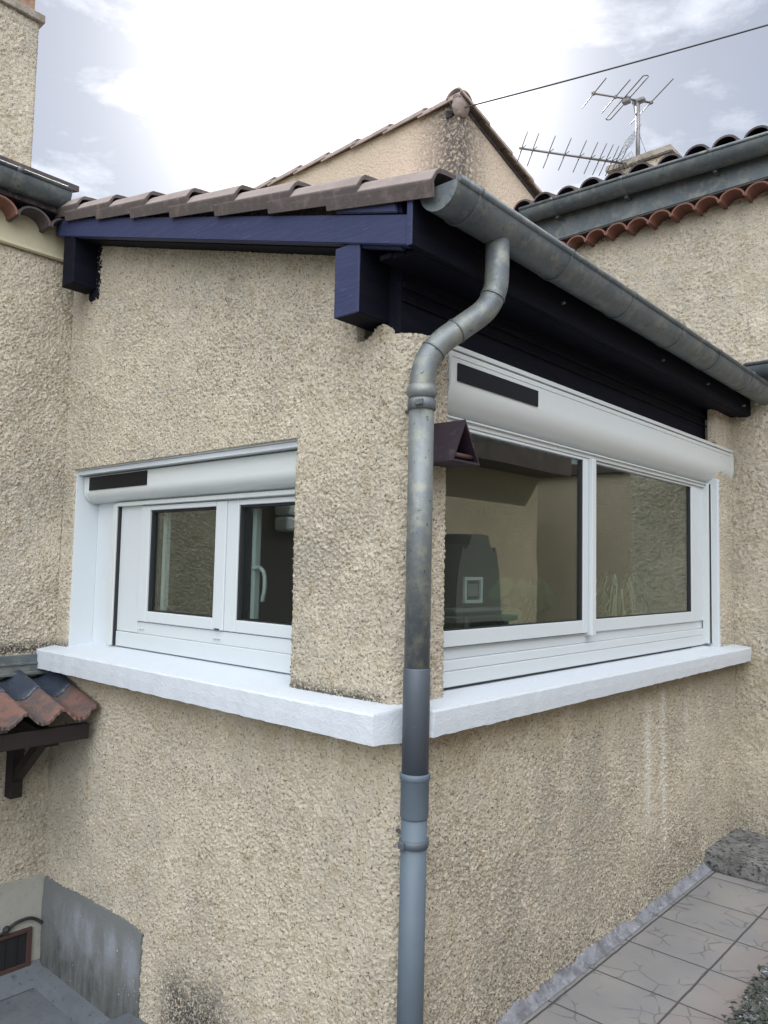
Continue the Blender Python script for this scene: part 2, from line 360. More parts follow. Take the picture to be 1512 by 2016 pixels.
def glass():
    m = bpy.data.materials.new('window_glass'); m.use_nodes = True; nt = m.node_tree; nt.nodes.clear()
    o = nt.nodes.new('ShaderNodeOutputMaterial'); mx = nt.nodes.new('ShaderNodeMixShader')
    t = nt.nodes.new('ShaderNodeBsdfTransparent'); t.inputs[0].default_value = (.80, .85, .82, 1)
    g = nt.nodes.new('ShaderNodeBsdfGlossy'); g.inputs['Roughness'].default_value = 0.0; g.inputs[0].default_value = (.95, 1, .97, 1)
    lw = nt.nodes.new('ShaderNodeLayerWeight'); lw.inputs[0].default_value = .5
    p = nt.nodes.new('ShaderNodeMath'); p.operation = 'POWER'; nt.links.new(lw.outputs['Facing'], p.inputs[0]); p.inputs[1].default_value = 3.2
    a = nt.nodes.new('ShaderNodeMath'); a.operation = 'MULTIPLY_ADD'; nt.links.new(p.outputs[0], a.inputs[0]); a.inputs[1].default_value = .60; a.inputs[2].default_value = .10
    nt.links.new(a.outputs[0], mx.inputs[0]); nt.links.new(t.outputs[0], mx.inputs[1]); nt.links.new(g.outputs[0], mx.inputs[2])
    # slight waviness of the float glass
    nz = nt.nodes.new('ShaderNodeTexNoise'); nz.inputs['Scale'].default_value = 2.2; bn = nt.nodes.new('ShaderNodeBump'); bn.inputs['Distance'].default_value = .0007
    ge = nt.nodes.new('ShaderNodeNewGeometry'); nt.links.new(ge.outputs['Position'], nz.inputs['Vector']); nt.links.new(nz.outputs['Fac'], bn.inputs['Height']); nt.links.new(bn.outputs[0], g.inputs['Normal'])
    nt.links.new(mx.outputs[0], o.inputs[0]); return m
M['glass'] = glass()

def paving_mat():
    m = bpy.data.materials.new('crazed_stone_look_tiles'); m.use_nodes = True; nt = m.node_tree; b = nt.nodes['Principled BSDF']
    b.inputs['Roughness'].default_value = .6; b.inputs['Specular IOR Level'].default_value = .35
    L = nt.links.new; N = nt.nodes.new
    ge = N('ShaderNodeNewGeometry'); sp = N('ShaderNodeSeparateXYZ'); L(ge.outputs['Position'], sp.inputs[0])
    def mt(op, a, b_=None, c=None):
        n = N('ShaderNodeMath'); n.operation = op
        for i, x in enumerate((a, b_, c)):
            if x is None: continue
            if isinstance(x, (int, float)): n.inputs[i].default_value = x
            else: L(x, n.inputs[i])
        return n.outputs[0]
    nzw = N('ShaderNodeTexNoise'); nzw.inputs['Scale'].default_value = 9; L(ge.outputs['Position'], nzw.inputs['Vector'])
    wob = mt('MULTIPLY', mt('SUBTRACT', nzw.outputs['Fac'], .5), .008)
    def joint(sock, off, pitch, wd):
        f = mt('FRACT', mt('DIVIDE', mt('ADD', mt('SUBTRACT', sock, off), wob), pitch))
        dd = mt('MINIMUM', f, mt('SUBTRACT', 1.0, f)); return mt('MULTIPLY', dd, pitch)
    jx = joint(sp.outputs[0], .062 + .3433, .3433, 1); jy = joint(sp.outputs[1], 1.155, .3333, 1)
    mr = N('ShaderNodeMapRange'); mr.inputs['From Min'].default_value = .0025; mr.inputs['From Max'].default_value = .0055; L(mt('MINIMUM', jx, jy), mr.inputs['Value'])
    # crazing lines: wide cells, only partly printed
    wp = N('ShaderNodeTexNoise'); wp.inputs['Scale'].default_value = 6; L(ge.outputs['Position'], wp.inputs['Vector'])
    vm = N('ShaderNodeVectorMath'); vm.operation = 'MULTIPLY_ADD'; L(wp.outputs['Color'], vm.inputs[0]); vm.inputs[1].default_value = (.09, .09, 0); L(ge.outputs['Position'], vm.inputs[2])
    vo = N('ShaderNodeTexVoronoi'); vo.feature = 'DISTANCE_TO_EDGE'; vo.inputs['Scale'].default_value = 8.5; L(vm.outputs[0], vo.inputs['Vector'])
    ms = N('ShaderNodeTexNoise'); ms.inputs['Scale'].default_value = 7; L(ge.outputs['Position'], ms.inputs['Vector'])
    mk = N('ShaderNodeMapRange'); mk.inputs['From Min'].default_value = .46; mk.inputs['From Max'].default_value = .56; L(ms.outputs['Fac'], mk.inputs['Value'])
    vr = N('ShaderNodeMapRange'); vr.inputs['From Min'].default_value = .012; vr.inputs['From Max'].default_value = .038; vr.inputs['To Min'].default_value = 1; vr.inputs['To Max'].default_value = 0; L(vo.outputs['Distance'], vr.inputs['Value'])
    craze = mt('MULTIPLY', mt('MULTIPLY', vr.outputs[0], mk.outputs[0]), .75)
    n1 = N('ShaderNodeTexNoise'); n1.inputs['Scale'].default_value = 2.5; n1.inputs['Detail'].default_value = 5; L(ge.outputs['Position'], n1.inputs['Vector'])
    def mixc(f, a, c2):
        mx = N('ShaderNodeMix'); mx.data_type = 'RGBA'; L(f, mx.inputs[0])
        if isinstance(a, tuple): mx.inputs[6].default_value = (*a, 1)
        else: L(a, mx.inputs[6])
        if isinstance(c2, tuple): mx.inputs[7].default_value = (*c2, 1)
        else: L(c2, mx.inputs[7])
        return mx.outputs[2]
    r1 = N('ShaderNodeMapRange'); r1.inputs['From Min'].default_value = .42; r1.inputs['From Max'].default_value = .62; L(n1.outputs['Fac'], r1.inputs['Value'])
    base = mixc(r1.outputs[0], (.205, .205, .208), (.25, .242, .23))
    n2 = N('ShaderNodeTexNoise'); n2.inputs['Scale'].default_value = 4.; L(ge.outputs['Position'], n2.inputs['Vector'])
    xr = N('ShaderNodeMapRange'); xr.inputs['From Min'].default_value = .35; xr.inputs['From Max'].default_value = .62; L(mt('ADD', sp.outputs[0], mt('MULTIPLY', mt('SUBTRACT', n2.outputs['Fac'], .5), .5)), xr.inputs['Value'])
    base = mixc(mt('MULTIPLY', xr.outputs[0], .6), base, (.21, .165, .155))
    base = mixc(craze, base, (.11, .11, .112))
    base = mixc(mt('SUBTRACT', 1.0, mr.outputs[0]), base, (.07, .072, .078))
    L(base, b.inputs['Base Color'])
    bn = N('ShaderNodeBump'); bn.inputs['Distance'].default_value = .003
    L(mt('ADD', mr.outputs[0], mt('MULTIPLY', craze, -.25)), bn.inputs['Height']); L(bn.outputs[0], b.inputs['Normal'])
    return m
M['paving'] = paving_mat()

# ================================================================ THE SETTING
def struct(name, bm, m): o = obj(name, bm, m); o['kind'] = 'structure'; return o
bm = B(); s = 400; box(bm, -s, s, -s, s, -1.2, -0.50); struct('ground', bm, M['ground'])
bm = B(); box(bm, -0.35, 9, -9, -0.16, -.49, 0); box(bm, 0.0, 9, -.16, 12, -.49, 0); struct('path', bm, M['paving'])
bm = B(); box(bm, -2.37, -.352, -9, 0.0, -.49, -.45); struct('lower_court', bm, M['court'])
bm = B()
prism(bm, [(-2.37, -.36), (-2.37, -.44), (-2.24, -.446), (-2.26, -.43), (-2.31, -.40)], lambda u, v, t: (u, t, v), -3.0, .002)
obj_ = struct('kerb', bm, M['court'])
bm = B()
prism(bm, [(-.001, -.385), (-.065, -.40), (-.085, -.448), (-.001, -.448)], lambda u, v, t: (t, u, v), -2.28, -1.506)
struct('kerb', bm, M['court'])
bm = B(); box(bm, -1.50, -1.1, -1.2, .0, -.449, -.30, .008); box(bm, -1.098, -.72, -1.2, .0, -.449, -.20, .008); box(bm, -.718, -.353, -1.2, .0, -.449, -.10, .008)
struct('steps', bm, M['court'])

# mortar border between path and right wall
bm = B()
n = 160
for i in range(n):
    pass
ys = [0.1 + i * 2.5 / n for i in range(n + 1)]
rows = []
for i, y in enumerate(ys):
    wv = .034 * pn(np.array([[0, y, 0.]]), 7., 2.)[0] + .022 * pn(np.array([[0, y, 0.]]), 23., 6.)[0]
    rows.append([bm.verts.new(p) for p in ((-.0, y, .045 + wv * 1.3), (.012, y, .03 + wv), (.028, y, .012), (.045, y, .003))])
for a, b in zip(rows, rows[1:]):
    for k in range(3): bm.faces.new((a[k], a[k+1], b[k+1], b[k]))
M['lime'] = mat('pale_mortar_fillet', (.24, .25, .28), .9, bump=[(60, .006), (20, .006)], spec=.2, var=[(12, .45, .62, (.13, .135, .15)), (40, .6, .7, (.36, .38, .42))])
struct('kerb', bm, M['lime'])

# ================================================================ THE EXTENSION
ext = thing('house_extension', 'low beige roughcast house extension with two white windows meeting at its corner', 'house', (0, 0, 0))
R0 = .085
arc = [(-R0 + R0 * math.cos(a), R0 + R0 * math.sin(a)) for a in [rad(-90 + 90 * k / 8) for k in range(9)]]
path = [(-2.37, 0)] + arc + [(0, 3.12)]
pl = np.array(path); S = np.concatenate([[0], np.cumsum(np.linalg.norm(pl[1:] - pl[:-1], axis=1))])
u_of_x = lambda x: x + 2.37
uR = lambda y: S[-1] - (3.12 - y)
WL = (-2.244, -.535, 1.175, 2.085)      # left opening x0,x1,z0,z1
WR = (.185, 2.83, 1.19, 2.40)           # right opening y0,y1,z0,z1
def keepf(U, Z):
    xx = np.where(U < 2.37 - R0, U - 2.37, -0.05)
    top = np.where(U < 2.37 - R0, 2.68 + .29 * (-xx) * 1.0, 2.385)
    top = np.where((U >= 2.37 - .245) & (U < 2.37 - R0), 2.385 + .045 * np.exp(-((U - 2.37 + .13) / .05) ** 2) , top)
    top = np.where(U > uR(2.80), 2.62, top)
    return Z < top
skin('wall', path, -.5, 3.42, .0048, M['stucco'], ext,
     holes=[(u_of_x(WL[0]), u_of_x(WL[1]), WL[2], WL[3]), (uR(WR[0]), uR(WR[1]), WR[2], WR[3])], keep=keepf, ret=.035)
# masonry behind the render
bm = B()
T0, T1 = .012, .30
def wl_box(x0, x1, z0, z1, y0=T0, y1=T1): box(bm, x0, x1, y0, y1, z0, z1)
wl_box(-2.36, WL[0] - .002, -.5, 2.6); wl_box(WL[1] + .002, -.10, -.5, 2.38); wl_box(WL[0], WL[1], -.5, WL[2] - .03); wl_box(WL[0], WL[1], WL[3] + .002, 2.60)
box(bm, -.30, -.012, .302, WR[0] - .002 if False else .304, -.5, 2.36) if False else None
box(bm, -.099, -.012, .10, WR[0] - .002, -.5, 2.36)
box(bm, -.25, -.012, WR[0], WR[1], -.5, WR[2] - .04)
box(bm, -.25, -.012, WR[1] + .002, 3.11, -.5, 2.55)
box(bm, -.25, -.13, WR[0], WR[1], 2.40, 2.62)
prism(bm, [(-2.36, 2.602), (-.4, 2.602), (-.15, 2.66), (-2.36, 3.28)], lambda u, v, t: (u, t, v), .02, .28)
obj('masonry', bm, M['interior'], ext)
# interior of the room
bm = B()
box(bm, -2.36, -.26, .31, 3.10, 0.0, .02); rm = obj('floor', bm, M['interior_dark'], ext)
bm = B(); box(bm, -2.35, -2.30, .31, 3.10, .03, 2.6); box(bm, -2.29, -.26, 3.04, 3.10, .03, 2.6)
obj('interior_wall', bm, M['interior'], ext)
bm = B(); box(bm, -2.36, -.2, .0 + .31, 3.10, 2.62, 2.66); obj('ceiling', bm, M['interior'], ext)
# worktop under both windows
bm = B(); box(bm, -2.29, -.27, .32, .80, 1.12, 1.16, .004); box(bm, -.55, -.27, .81, 3.0, 1.12, 1.16, .004)
obj('worktop', bm, M['interior_dark'], ext)

# cement patch low on the left wall
bm = B()
pts = [(-2.34, -.39), (-1.50, -.39), (-1.425, -.30), (-1.43, -.10), (-1.425, .045), (-1.52, .055), (-1.7, .05), (-1.9, .048), (-2.1, .035), (-2.25, .03), (-2.33, .035), (-2.345, -.1)]
pp = []
for i in range(len(pts)):
    a, b = pts[i], pts[(i + 1) % len(pts)]
    for k in range(6):
        t = k / 6; pp.append((a[0] + (b[0]-a[0]) * t + random.uniform(-.006, .006), a[1] + (b[1]-a[1]) * t + random.uniform(-.006, .006)))
prism(bm, pp, lambda u, v, t: (u, t, v), .03, -.015)
obj('cement_patch', bm, M['cement'], ext)

# white painted reveals
bm = B()
box(bm, WL[0] - .02, WL[0] + .004, .004, .13, WL[2] - .02, WL[3], .001)                 # left cheek
box(bm, WL[0] + .005, WL[1], .004, .13, WL[3] - .006, WL[3] + .02, .001)                 # head
box(bm, WL[0] + .005, -1.995, .128, .20, WL[2] - .02, 2.08, .002)                         # white surround beside the frame
obj('window_surround', bm, M['white_plaster'], ext)
bm = B(); box(bm, -.16, .016, 2.812, 2.842, WR[2] - .03, 2.18, .004); obj('window_surround', bm, M['white_plaster'], ext)
# ragged cast sills
def sill(name, poly, z_in, z_front, zb, axis):
    bm = B(); n = len(poly)
    top = []; bot = []
    def zt(x, y):
        d_ = -y if axis == 'L' else x
        t = min(max((d_ + .12) / .24, 0), 1); return z_in + (z_front - z_in) * t
    P = []
    for i in range(n):
        a, b = poly[i], poly[(i + 1) % n]; L_ = math.hypot(b[0]-a[0], b[1]-a[1]); k_ = max(1, int(L_ / .012))
        for k in range(k_):
            t = k / k_; P.append((a[0] + (b[0]-a[0]) * t, a[1] + (b[1]-a[1]) * t))
    arr = np.array([(x, y, 0) for x, y in P]); j = pn(arr, 12., 4.) * .005; j2 = pn(arr, 20., 14.) * .005; j3 = pn(arr, 40., 24.) * .004
    c = (sum(p[0] for p in P) / len(P), sum(p[1] for p in P) / len(P))
    for i, (x, y) in enumerate(P):
        jx, jy = (0, -j[i]) if axis == 'L' else (j[i], 0)
        nx, ny = (0, -1) if axis == 'L' else (1, 0)
        z1_ = zt(x, y)
        top.append([bm.verts.new((x + jx*.4, y + jy*.4, z1_ + j3[i]*.3)) , bm.verts.new((x + jx + nx*.004, y + jy + ny*.004, z1_ - .007 + j3[i])),
                    bm.verts.new((x + jx*.6 + nx*.003, y + jy*.6 + ny*.003, (z1_ + zb) / 2)), bm.verts.new((x + jx, y + jy, zb + .004 + j2[i]))])
    m_ = len(P)
    bm.faces.new([t[0] for t in top])
    bm.faces.new([t[3] for t in top][::-1])
    for i in range(m_):
        a, b = top[i], top[(i + 1) % m_]
        for k in range(3): bm.faces.new((a[k+1], b[k+1], b[k], a[k]))
    bmesh.ops.recalc_face_normals(bm, faces=bm.faces[:])
    return obj(name, bm, M['sill'], ext)
s1 = sill('window_sill', [(-2.355, .14), (-2.355, -.02), (-2.352, -.104), (-.032, -.108), (.006, .012), (-.03, .045), (-.12, .14)], 1.20, 1.168, 1.07, 'L')
s2 = sill('window_sill', [(-.12, .09), (-.05, .03), (.004, .012), (.085, .006), (.102, .015), (.110, 3.085), (.0, 3.105), (-.12, 3.10)], 1.205, 1.185, 1.100, 'R')
# ---------------- left window (plane y ~ .12)
def winL():
    z0, z1 = 1.203, 1.93; y = .12
    f = B()
    # outer frame in stepped profiles; glass zone z 1.384..; built round the openings
    box(f, -1.985, -1.795, y, y + .06, 1.278, z1, .003)         # wide left stile
    box(f, -1.984, -.45, y - .004, y + .06, 1.2035, 1.276, .003)      # bottom board
    box(f, -1.793, -.45, y + .002, y + .06, 1.2765, 1.333, .003)
    box(f, -1.793, -.45, y + .0, y + .06, 1.89, z1 + .02, .003)
    fo = obj('window', f, M['pvc'], ext)
    s = B()
    for (a, b) in ((-1.790, -1.108), (-1.106, -.42)):
        ys = y - .008 if a < -1.2 else y - .004
        box(s, a, a + .078, ys, y + .055, 1.336, 1.888, .004)
        box(s, b - .075, b, ys, y + .055, 1.336, 1.888, .004)
        box(s, a + .079, b - .076, ys, y + .055, 1.336, 1.386, .004)
        box(s, a + .079, b - .076, ys, y + .055, 1.866, 1.888, .003)
    so_ = obj('sash', s, M['pvc'], fo)
    g = B()
    box(g, -2.0, -1.986, y - .012, y + .03, 1.205, 1.905)        # dark gap of the shutter guide
    for (a, b) in ((-1.711, -1.184), (-1.027, -.50)):
        box(g, a, a + .012, y + .003, y + .05, 1.387, 1.865); box(g, a + .0125, b, y + .01, y + .05, 1.387, 1.391)
        box(g, a + .0125, b, y + .004, y + .05, 1.856, 1.865)
    obj('gasket', g, M['gasket'], fo)
    for (a, b) in ((-1.699, -1.184), (-1.015, -.50)):
        p = B(); box(p, a, b, y + .018, y + .022, 1.391, 1.856); obj('pane', p, M['glass'], fo)
        # inner stile of the opening leaf, seen through the pane
        q = B(); box(q, a + .003, a + .028, y + .06, y + .085, 1.392, 1.855); obj('inner_bead', q, M['pvc'], fo)
    h = B(); tube(h, spline([(-.975, .155, 1.60), (-.965, .185, 1.605), (-.945, .195, 1.58), (-.94, .195, 1.52), (-.952, .195, 1.465)], 5), .009, 10, radii=None)
    obj('handle', h, M['pvc'], fo, smooth=True)
    c = B(); box(c, -1.18, -1.13, y - .006, y + .004, 1.300, 1.305, .001); obj('drain_cap', c, M['pvc'], fo)
    c = B(); box(c, -1.78, -1.735, y - .006, y + .004, 1.300, 1.305, .001); obj('drain_cap', c, M['pvc'], fo)
    c = B(); box(c, -1.165, -1.13, y - .011, y - .0085, 1.338, 1.344, .0005); obj('drain_slot', c, M['gasket'], fo)
winL()
def shutter_profile(front, back, top, bot, bulge):
    """(depth, z) outline; depth grows outwards"""
    pts = [(back, top), (front - .012, top), (front, top - .006), (front, bot + bulge)]
    for k in range(1, 31):
        a = rad(90 * k / 30); pts.append((back + .015 + (front - back - .015) * math.cos(a), bot + bulge - bulge * math.sin(a)))
    pts.append((back, bot)); return pts
# left shutter box
bm = B(); prof = shutter_profile(-.045, -.13, 2.055, 1.918, .06)
prism(bm, prof, lambda d_, z, t: (t, -d_ * 1.0 + 0.0, z), -2.215, -.50)
sb = obj('roller_shutter', bm, M['alu'], ext)
bm = B(); prism(bm, [(p[0] + .003, p[1] + (-.003 if i > 2 else .0015)) for i, p in enumerate(prof)], lambda d_, z, t: (t, -d_, z), -2.232, -2.2152)
obj('end_cap', bm, M['alu'], sb)
bm = B(); box(bm, -2.18, -1.635, .040, .046, 1.978, 2.046, .001); obj('solar_panel', bm, M['solar'], sb)
bm = B(); box(bm, -2.0, -.49, .097, .127, 1.893, 1.912, .003); obj('bottom_rail', bm, M['alu'], sb)
bm = B(); box(bm, -2.035, -1.999, .10, .128, 1.205, 1.905, .003); obj('guide_rail', bm, M['alu'], sb)
bm = B(); box(bm, WL[0] + .006, -.49, .012, .13, 2.057, 2.078, .001); obj('head_filler', bm, M['white_plaster'], ext)

# ---------------- right window (plane x ~ -.05)
def winR():
    f = B(); X = -.05
    box(f, X - .06, X, .10, 2.835, 1.208, 1.262, .003)
    box(f, X - .06, X - .004, .10, 2.835, 1.263, 1.300, .003)
    box(f, X - .06, X - .016, .10, 2.79, 1.3005, 1.345, .003)
    box(f, X - .06, X - .006, 2.665, 2.79, 1.346, 2.145, .003)
    box(f, X - .06, X - .012, .10, 2.664, 2.128, 2.17, .003)
    fo = obj('window', f, M['pvc'], ext)
    def sash(y0, y1, xs, lw_, rw_, zb):
        s = B()
        box(s, xs - .03, xs, y0, y0 + lw_, zb, 2.127, .003); box(s, xs - .03, xs, y1 - rw_, y1, zb, 2.127, .003)
        box(s, xs - .03, xs - .001, y0 + lw_ + .0005, y1 - rw_ - .0005, zb, 1.403, .003)
        box(s, xs - .03, xs - .001, y0 + lw_ + .0005, y1 - rw_ - .0005, 2.116, 2.127, .002)
        obj('sash', s, M['pvc'], fo)
        p = B(); box(p, xs - .020, xs - .016, y0 + lw_ + .001, y1 - rw_ - .001, 1.404, 2.115); obj('pane', p, M['glass'], fo)
        g = B(); box(g, xs - .028, xs - .006, y1 - rw_ - .010, y1 - rw_ - .001, 1.404, 2.115); box(g, xs - .028, xs - .006, y0 + lw_, y1 - rw_ - .011, 1.4035, 1.407)
        obj('gasket', g, M['gasket'], fo)
    sash(.12, 1.310, X + .004, .09, .045, 1.347)
    sash(1.312, 2.664, X - .002, .07, .085, 1.346)
    q = B(); box(q, X - .02, X + .022, 1.312, 1.352, 1.335, 2.127, .003); obj('meeting_stile', q, M['pvc'], fo)
    g = B(); box(g, X - .004, X + .030, 2.792, 2.80, 1.215, 2.15); box(g, X - .002, X + .001, .12, 2.56, 1.2035, 1.2078); box(g, X - .01, X + .001, .12, 1.30, 1.3455, 1.3468)
    obj('gasket', g, M['gasket'], fo)
winR()
bm = B(); prof = shutter_profile(.016, -.11, 2.368, 2.152, .115)
def fnR(d_, z, t): return (d_, t, z)
prism(bm, prof, fnR, .19, 3.07)
sb = obj('roller_shutter', bm, M['alu'], ext)
bm = B()
pf = [(p[0] + .004, p[1] + .002 if i < 3 else p[1] - .003) for i, p in enumerate(prof)]
prism(bm, pf, fnR, 3.0702, 3.098, bev=.004); obj('end_cap', bm, M['alu'], sb)
bm = B(); box(bm, -.1, .018, .19, 3.09, 2.3685, 2.386, .002); box(bm, .0162, .0185, .192, 3.07, 2.343, 2.347, .001)
obj('top_trim', bm, M['alu'], sb)
bm = B(); box(bm, .0162, .022, .225, .755, 2.262, 2.325, .001); obj('solar_panel', bm, M['solar'], sb)
bm = B(); box(bm, -.075, -.042, .12, 2.80, 2.128, 2.151, .003); box(bm, -.043, -.030, .12, 2.80, 2.145, 2.1515, .002); obj('bottom_rail', bm, M['alu'], sb)
bm = B(); box(bm, -.06, -.018, 2.801, 2.811, 1.215, 2.151, .002); box(bm, -.06, -.026, 2.765, 2.791, 1.215, 2.151, .002); obj('guide_rail', bm, M['alu'], sb)

# ---------------- eaves timber
SL = .29
def ramp_board(bm, x0, x1, zc0, h, y0, y1):     # board following the roof slope; zc0 = lower edge height at x0 (right end)
    prism(bm, [(x0, zc0), (x0, zc0 + h), (x1, zc0 + h + SL * (x0 - x1)), (x1, zc0 + SL * (x0 - x1))], lambda u, v, t: (u, t, v), y0, y1, bev=.003)
bm = B(); ramp_board(bm, .098, -2.30, 2.597, .096, -.145, -.105); obj('fascia_board', bm, M['wood'], ext)
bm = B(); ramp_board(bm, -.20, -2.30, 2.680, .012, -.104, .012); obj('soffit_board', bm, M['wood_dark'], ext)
bm = B(); ramp_board(bm, .060, -.19, 2.600, .010, -.128, -.105)
obj('batten', bm, M['wood'], ext)
bm = B(); prism(bm, [(.062, 2.712), (.040, 2.79), (-.20, 2.858), (-.215, 2.79)], lambda u, v, t: (u, t, v), -.135, -.06, bev=.004)
prism(bm, [(.055, 2.710), (.050, 2.742), (-.207, 2.816), (-.217, 2.788)], lambda u, v, t: (u, t, v), -.150, -.136, bev=.003)
obj('rafter_end', bm, M['wood'], ext)
bm = B(); box(bm, .100, .122, -.155, 3.10, 2.590, 2.775, .003)
for f in bm.faces: f.material_index = 0 if f.calc_center_median().y < -.15 else 1  # all but the end face take the eaves-shaded copy of the paint
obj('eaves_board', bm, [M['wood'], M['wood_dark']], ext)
bm = B(); box(bm, -.225, -.112, -.138, .30, 2.435, 2.672, .004)
for f in bm.faces: f.material_index = 0 if f.calc_center_median().y < -.13 else 1  # blue end face; other faces use the paint with shade mixed in
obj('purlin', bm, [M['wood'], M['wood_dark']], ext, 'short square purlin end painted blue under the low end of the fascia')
bm = B(); box(bm, -2.215, -2.10, -.14, .20, 3.00, 3.30, .006); obj('purlin', bm, M['wood_dark'], ext, 'black purlin end in the corner by the left house')
bm = B(); box(bm, -.117, -.06, .012, 3.11, 2.36, 2.66); obj('wall_plate', bm, M['wood_dark'], ext)
bm = B()
for k in range(3):
    box(bm, -.058 + k * .054, -.058 + k * .054 + .050, -.10, 3.10, 2.600 - k * .006, 2.618 - k * .006, .003)
prism(bm, [(-.062, 2.64), (.1, 2.60), (.1, 2.61), (-.062, 2.655)], lambda u, v, t: (u, t, v), -.10, 3.10)
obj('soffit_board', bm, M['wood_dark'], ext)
bm = B(); box(bm, -.058, -.045, .012, 3.10, 2.545, 2.565, .002); box(bm, -.058, -.049, .012, 3.10, 2.50, 2.506, .002); obj('batten', bm, M['wood_dark'], ext)
# rough edge where the render meets the timber
bm = B()
for i in range(240):
    z = 2.98 + random.uniform(0, .26); bmesh.ops.create_icosphere(bm, subdivisions=1, radius=random.uniform(.003, .008), matrix=Matrix.Translation((-2.098 + abs(random.gauss(0, .014)), -.012, z)) @ Matrix.Diagonal((1, .5, 1.3, 1)))
obj('paint_smudge', bm, M['wood_dark'], ext, smooth=True)
bm = B()
for i in range(60):
    bmesh.ops.create_icosphere(bm, subdivisions=1, radius=random.uniform(.005, .012), matrix=Matrix.Translation((-2.2 + random.uniform(.03, .12), -.012, 2.985 + random.uniform(-.03, .01))) @ Matrix.Diagonal((1, .5, 1.3, 1)))
obj('paint_smudge', bm, M['wood_dark'], ext, smooth=True)
for (x, z, h_) in ((-.295, 2.655, .022), (-.335, 2.660, .020), (-.345, 2.625, .010)):
    bm = B(); bmesh.ops.create_icosphere(bm, subdivisions=2, radius=.008, matrix=Matrix.Translation((x, -.010, z)) @ Matrix.Diagonal((.8, .5, h_ / .008, 1)))
    for v in bm.verts: v.co += Vector((random.uniform(-.002, .002), 0, random.uniform(-.003, .003)))
    obj('paint_smudge', bm, M['wood_dark'], ext)
# mortar bed below the verge tiles
bm = B()
prism(bm, [(-.05, 2.735), (-.05, 2.80), (-2.30, 2.80 + 2.25 * SL), (-2.30, 2.735 + 2.25 * SL)], lambda u, v, t: (u, t, v), -.112, -.02)
mo = obj('verge_mortar', bm, M['mortar_dark'], ext)

# ---------------- roof
RS = .28
def roof_z(x): return 2.755 + RS * (.20 - x)
bm = B()
prism(bm, [(.10, 2.785), (.10, 2.80), (-2.37, 2.80 + 2.47 * RS), (-2.37, 2.785 + 2.47 * RS)], lambda u, v, t: (u, t, v), -.10, 3.115)
obj('roof_deck', bm, M['wood_dark'], ext)
def barrel(s, r, gap):        # height of a pantile/canal section at position s
    p = 2 * r + gap; q = s % p
    if q < 2 * r: return math.sqrt(max(r * r - (q - r) ** 2, 0)) * .45
    t = (q - 2 * r) / gap; return -.018 * math.sin(math.pi * t)
bm = B()
nY = 150; xs_ = []
k = 0
x = .15
rowsx = []
while x > -2.3:
    rowsx += [(x, .030), (x - .318, .0)]; x -= .32
gridv = []
for (x, lift) in rowsx:
    gridv.append([bm.verts.new((x, .04 + 3.06 * j / nY, roof_z(x) - .02 + lift + barrel(.04 + 3.06 * j / nY, .075, .05))) for j in range(nY + 1)])
for a, b in zip(gridv, gridv[1:]):
    for j in range(nY): bm.faces.new((a[j], a[j+1], b[j+1], b[j]))
obj('roof', bm, M['verge'], ext)
# verge tiles, one by one
tiles = [.207, -.100, -.428, -.748, -1.070, -1.390, -1.710]
zlow = [2.800, 2.886, 2.974, 3.062, 3.152, 3.240, 3.330]
def verge_tile(x0, z0, ln=.457, sl=.185):
    bm = B()
    th = .014
    prof_o = [(-.164, -.098), (-.173, -.052), (-.172, -.044), (-.150, -.010), (-.132, .006), (-.10, .010), (-.05, .016), (.0, .012), (.04, .0), (.06, -.02)]
    prof_i = [(.055, -.032), (.036, -.016), (.0, -.004), (-.05, .0), (-.10, -.005), (-.134, -.010), (-.146, -.018), (-.160, -.044), (-.153, -.092)]
    pr = prof_o + prof_i
    def fn(u, v, t):
        x = x0 - t * ln; z = z0 + sl * t * ln
        vv = v * (1 - .12 * t) if v < -.02 else v
        return (x, u + (.004 if t > .5 else 0), z + vv)
    prism(bm, pr, fn, 0, 1, bev=.0015)
    bm.normal_update()
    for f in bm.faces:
        if f.normal.z > .35: f.material_index = 1  # upward faces get the lighter copy, as if lit by the sky
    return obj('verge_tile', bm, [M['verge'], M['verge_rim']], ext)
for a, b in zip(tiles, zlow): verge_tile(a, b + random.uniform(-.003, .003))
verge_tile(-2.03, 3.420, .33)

# ---------------- gutter
def half_gutter(path_axis, c, zr, r, a, b, slope=0.0, outward=1, bead=.011, n=20):
    """returns a bmesh: half-round trough with front bead; path_axis 'y' or 'x' is its length"""
    bm = B(); secs = []
    for t in (a, b):
        z_ = zr + slope * (t - a); o_, i_ = [], []
        for k in range(n + 1):
            an = math.pi * k / n; dx = math.cos(an) * outward
            o_.append((c + r * dx, z_ - r * 1.06 * math.sin(an))); i_.append((c + (r - .0025) * dx, z_ + .0005 - (r - .0025) * 1.06 * math.sin(an)))
        secs.append(o_ + i_[::-1])
    def mk(p, t): return (p[0], t, p[1]) if path_axis == 'y' else (t, p[0], p[1])
    A = [bm.verts.new(mk(p, a)) for p in secs[0]]; Bv = [bm.verts.new(mk(p, b)) for p in secs[1]]
    m_ = len(A)
    for i in range(m_):
        j = (i + 1) % m_; f = bm.faces.new((A[i], A[j], Bv[j], Bv[i])); f.smooth = True
    z2 = zr + slope * (b - a)
    tube(bm, [mk((c + outward * r, zr + .004), a), mk((c + outward * r, z2 + .004), b)], bead, 12)
    bmesh.ops.recalc_face_normals(bm, faces=bm.faces[:])
    return bm
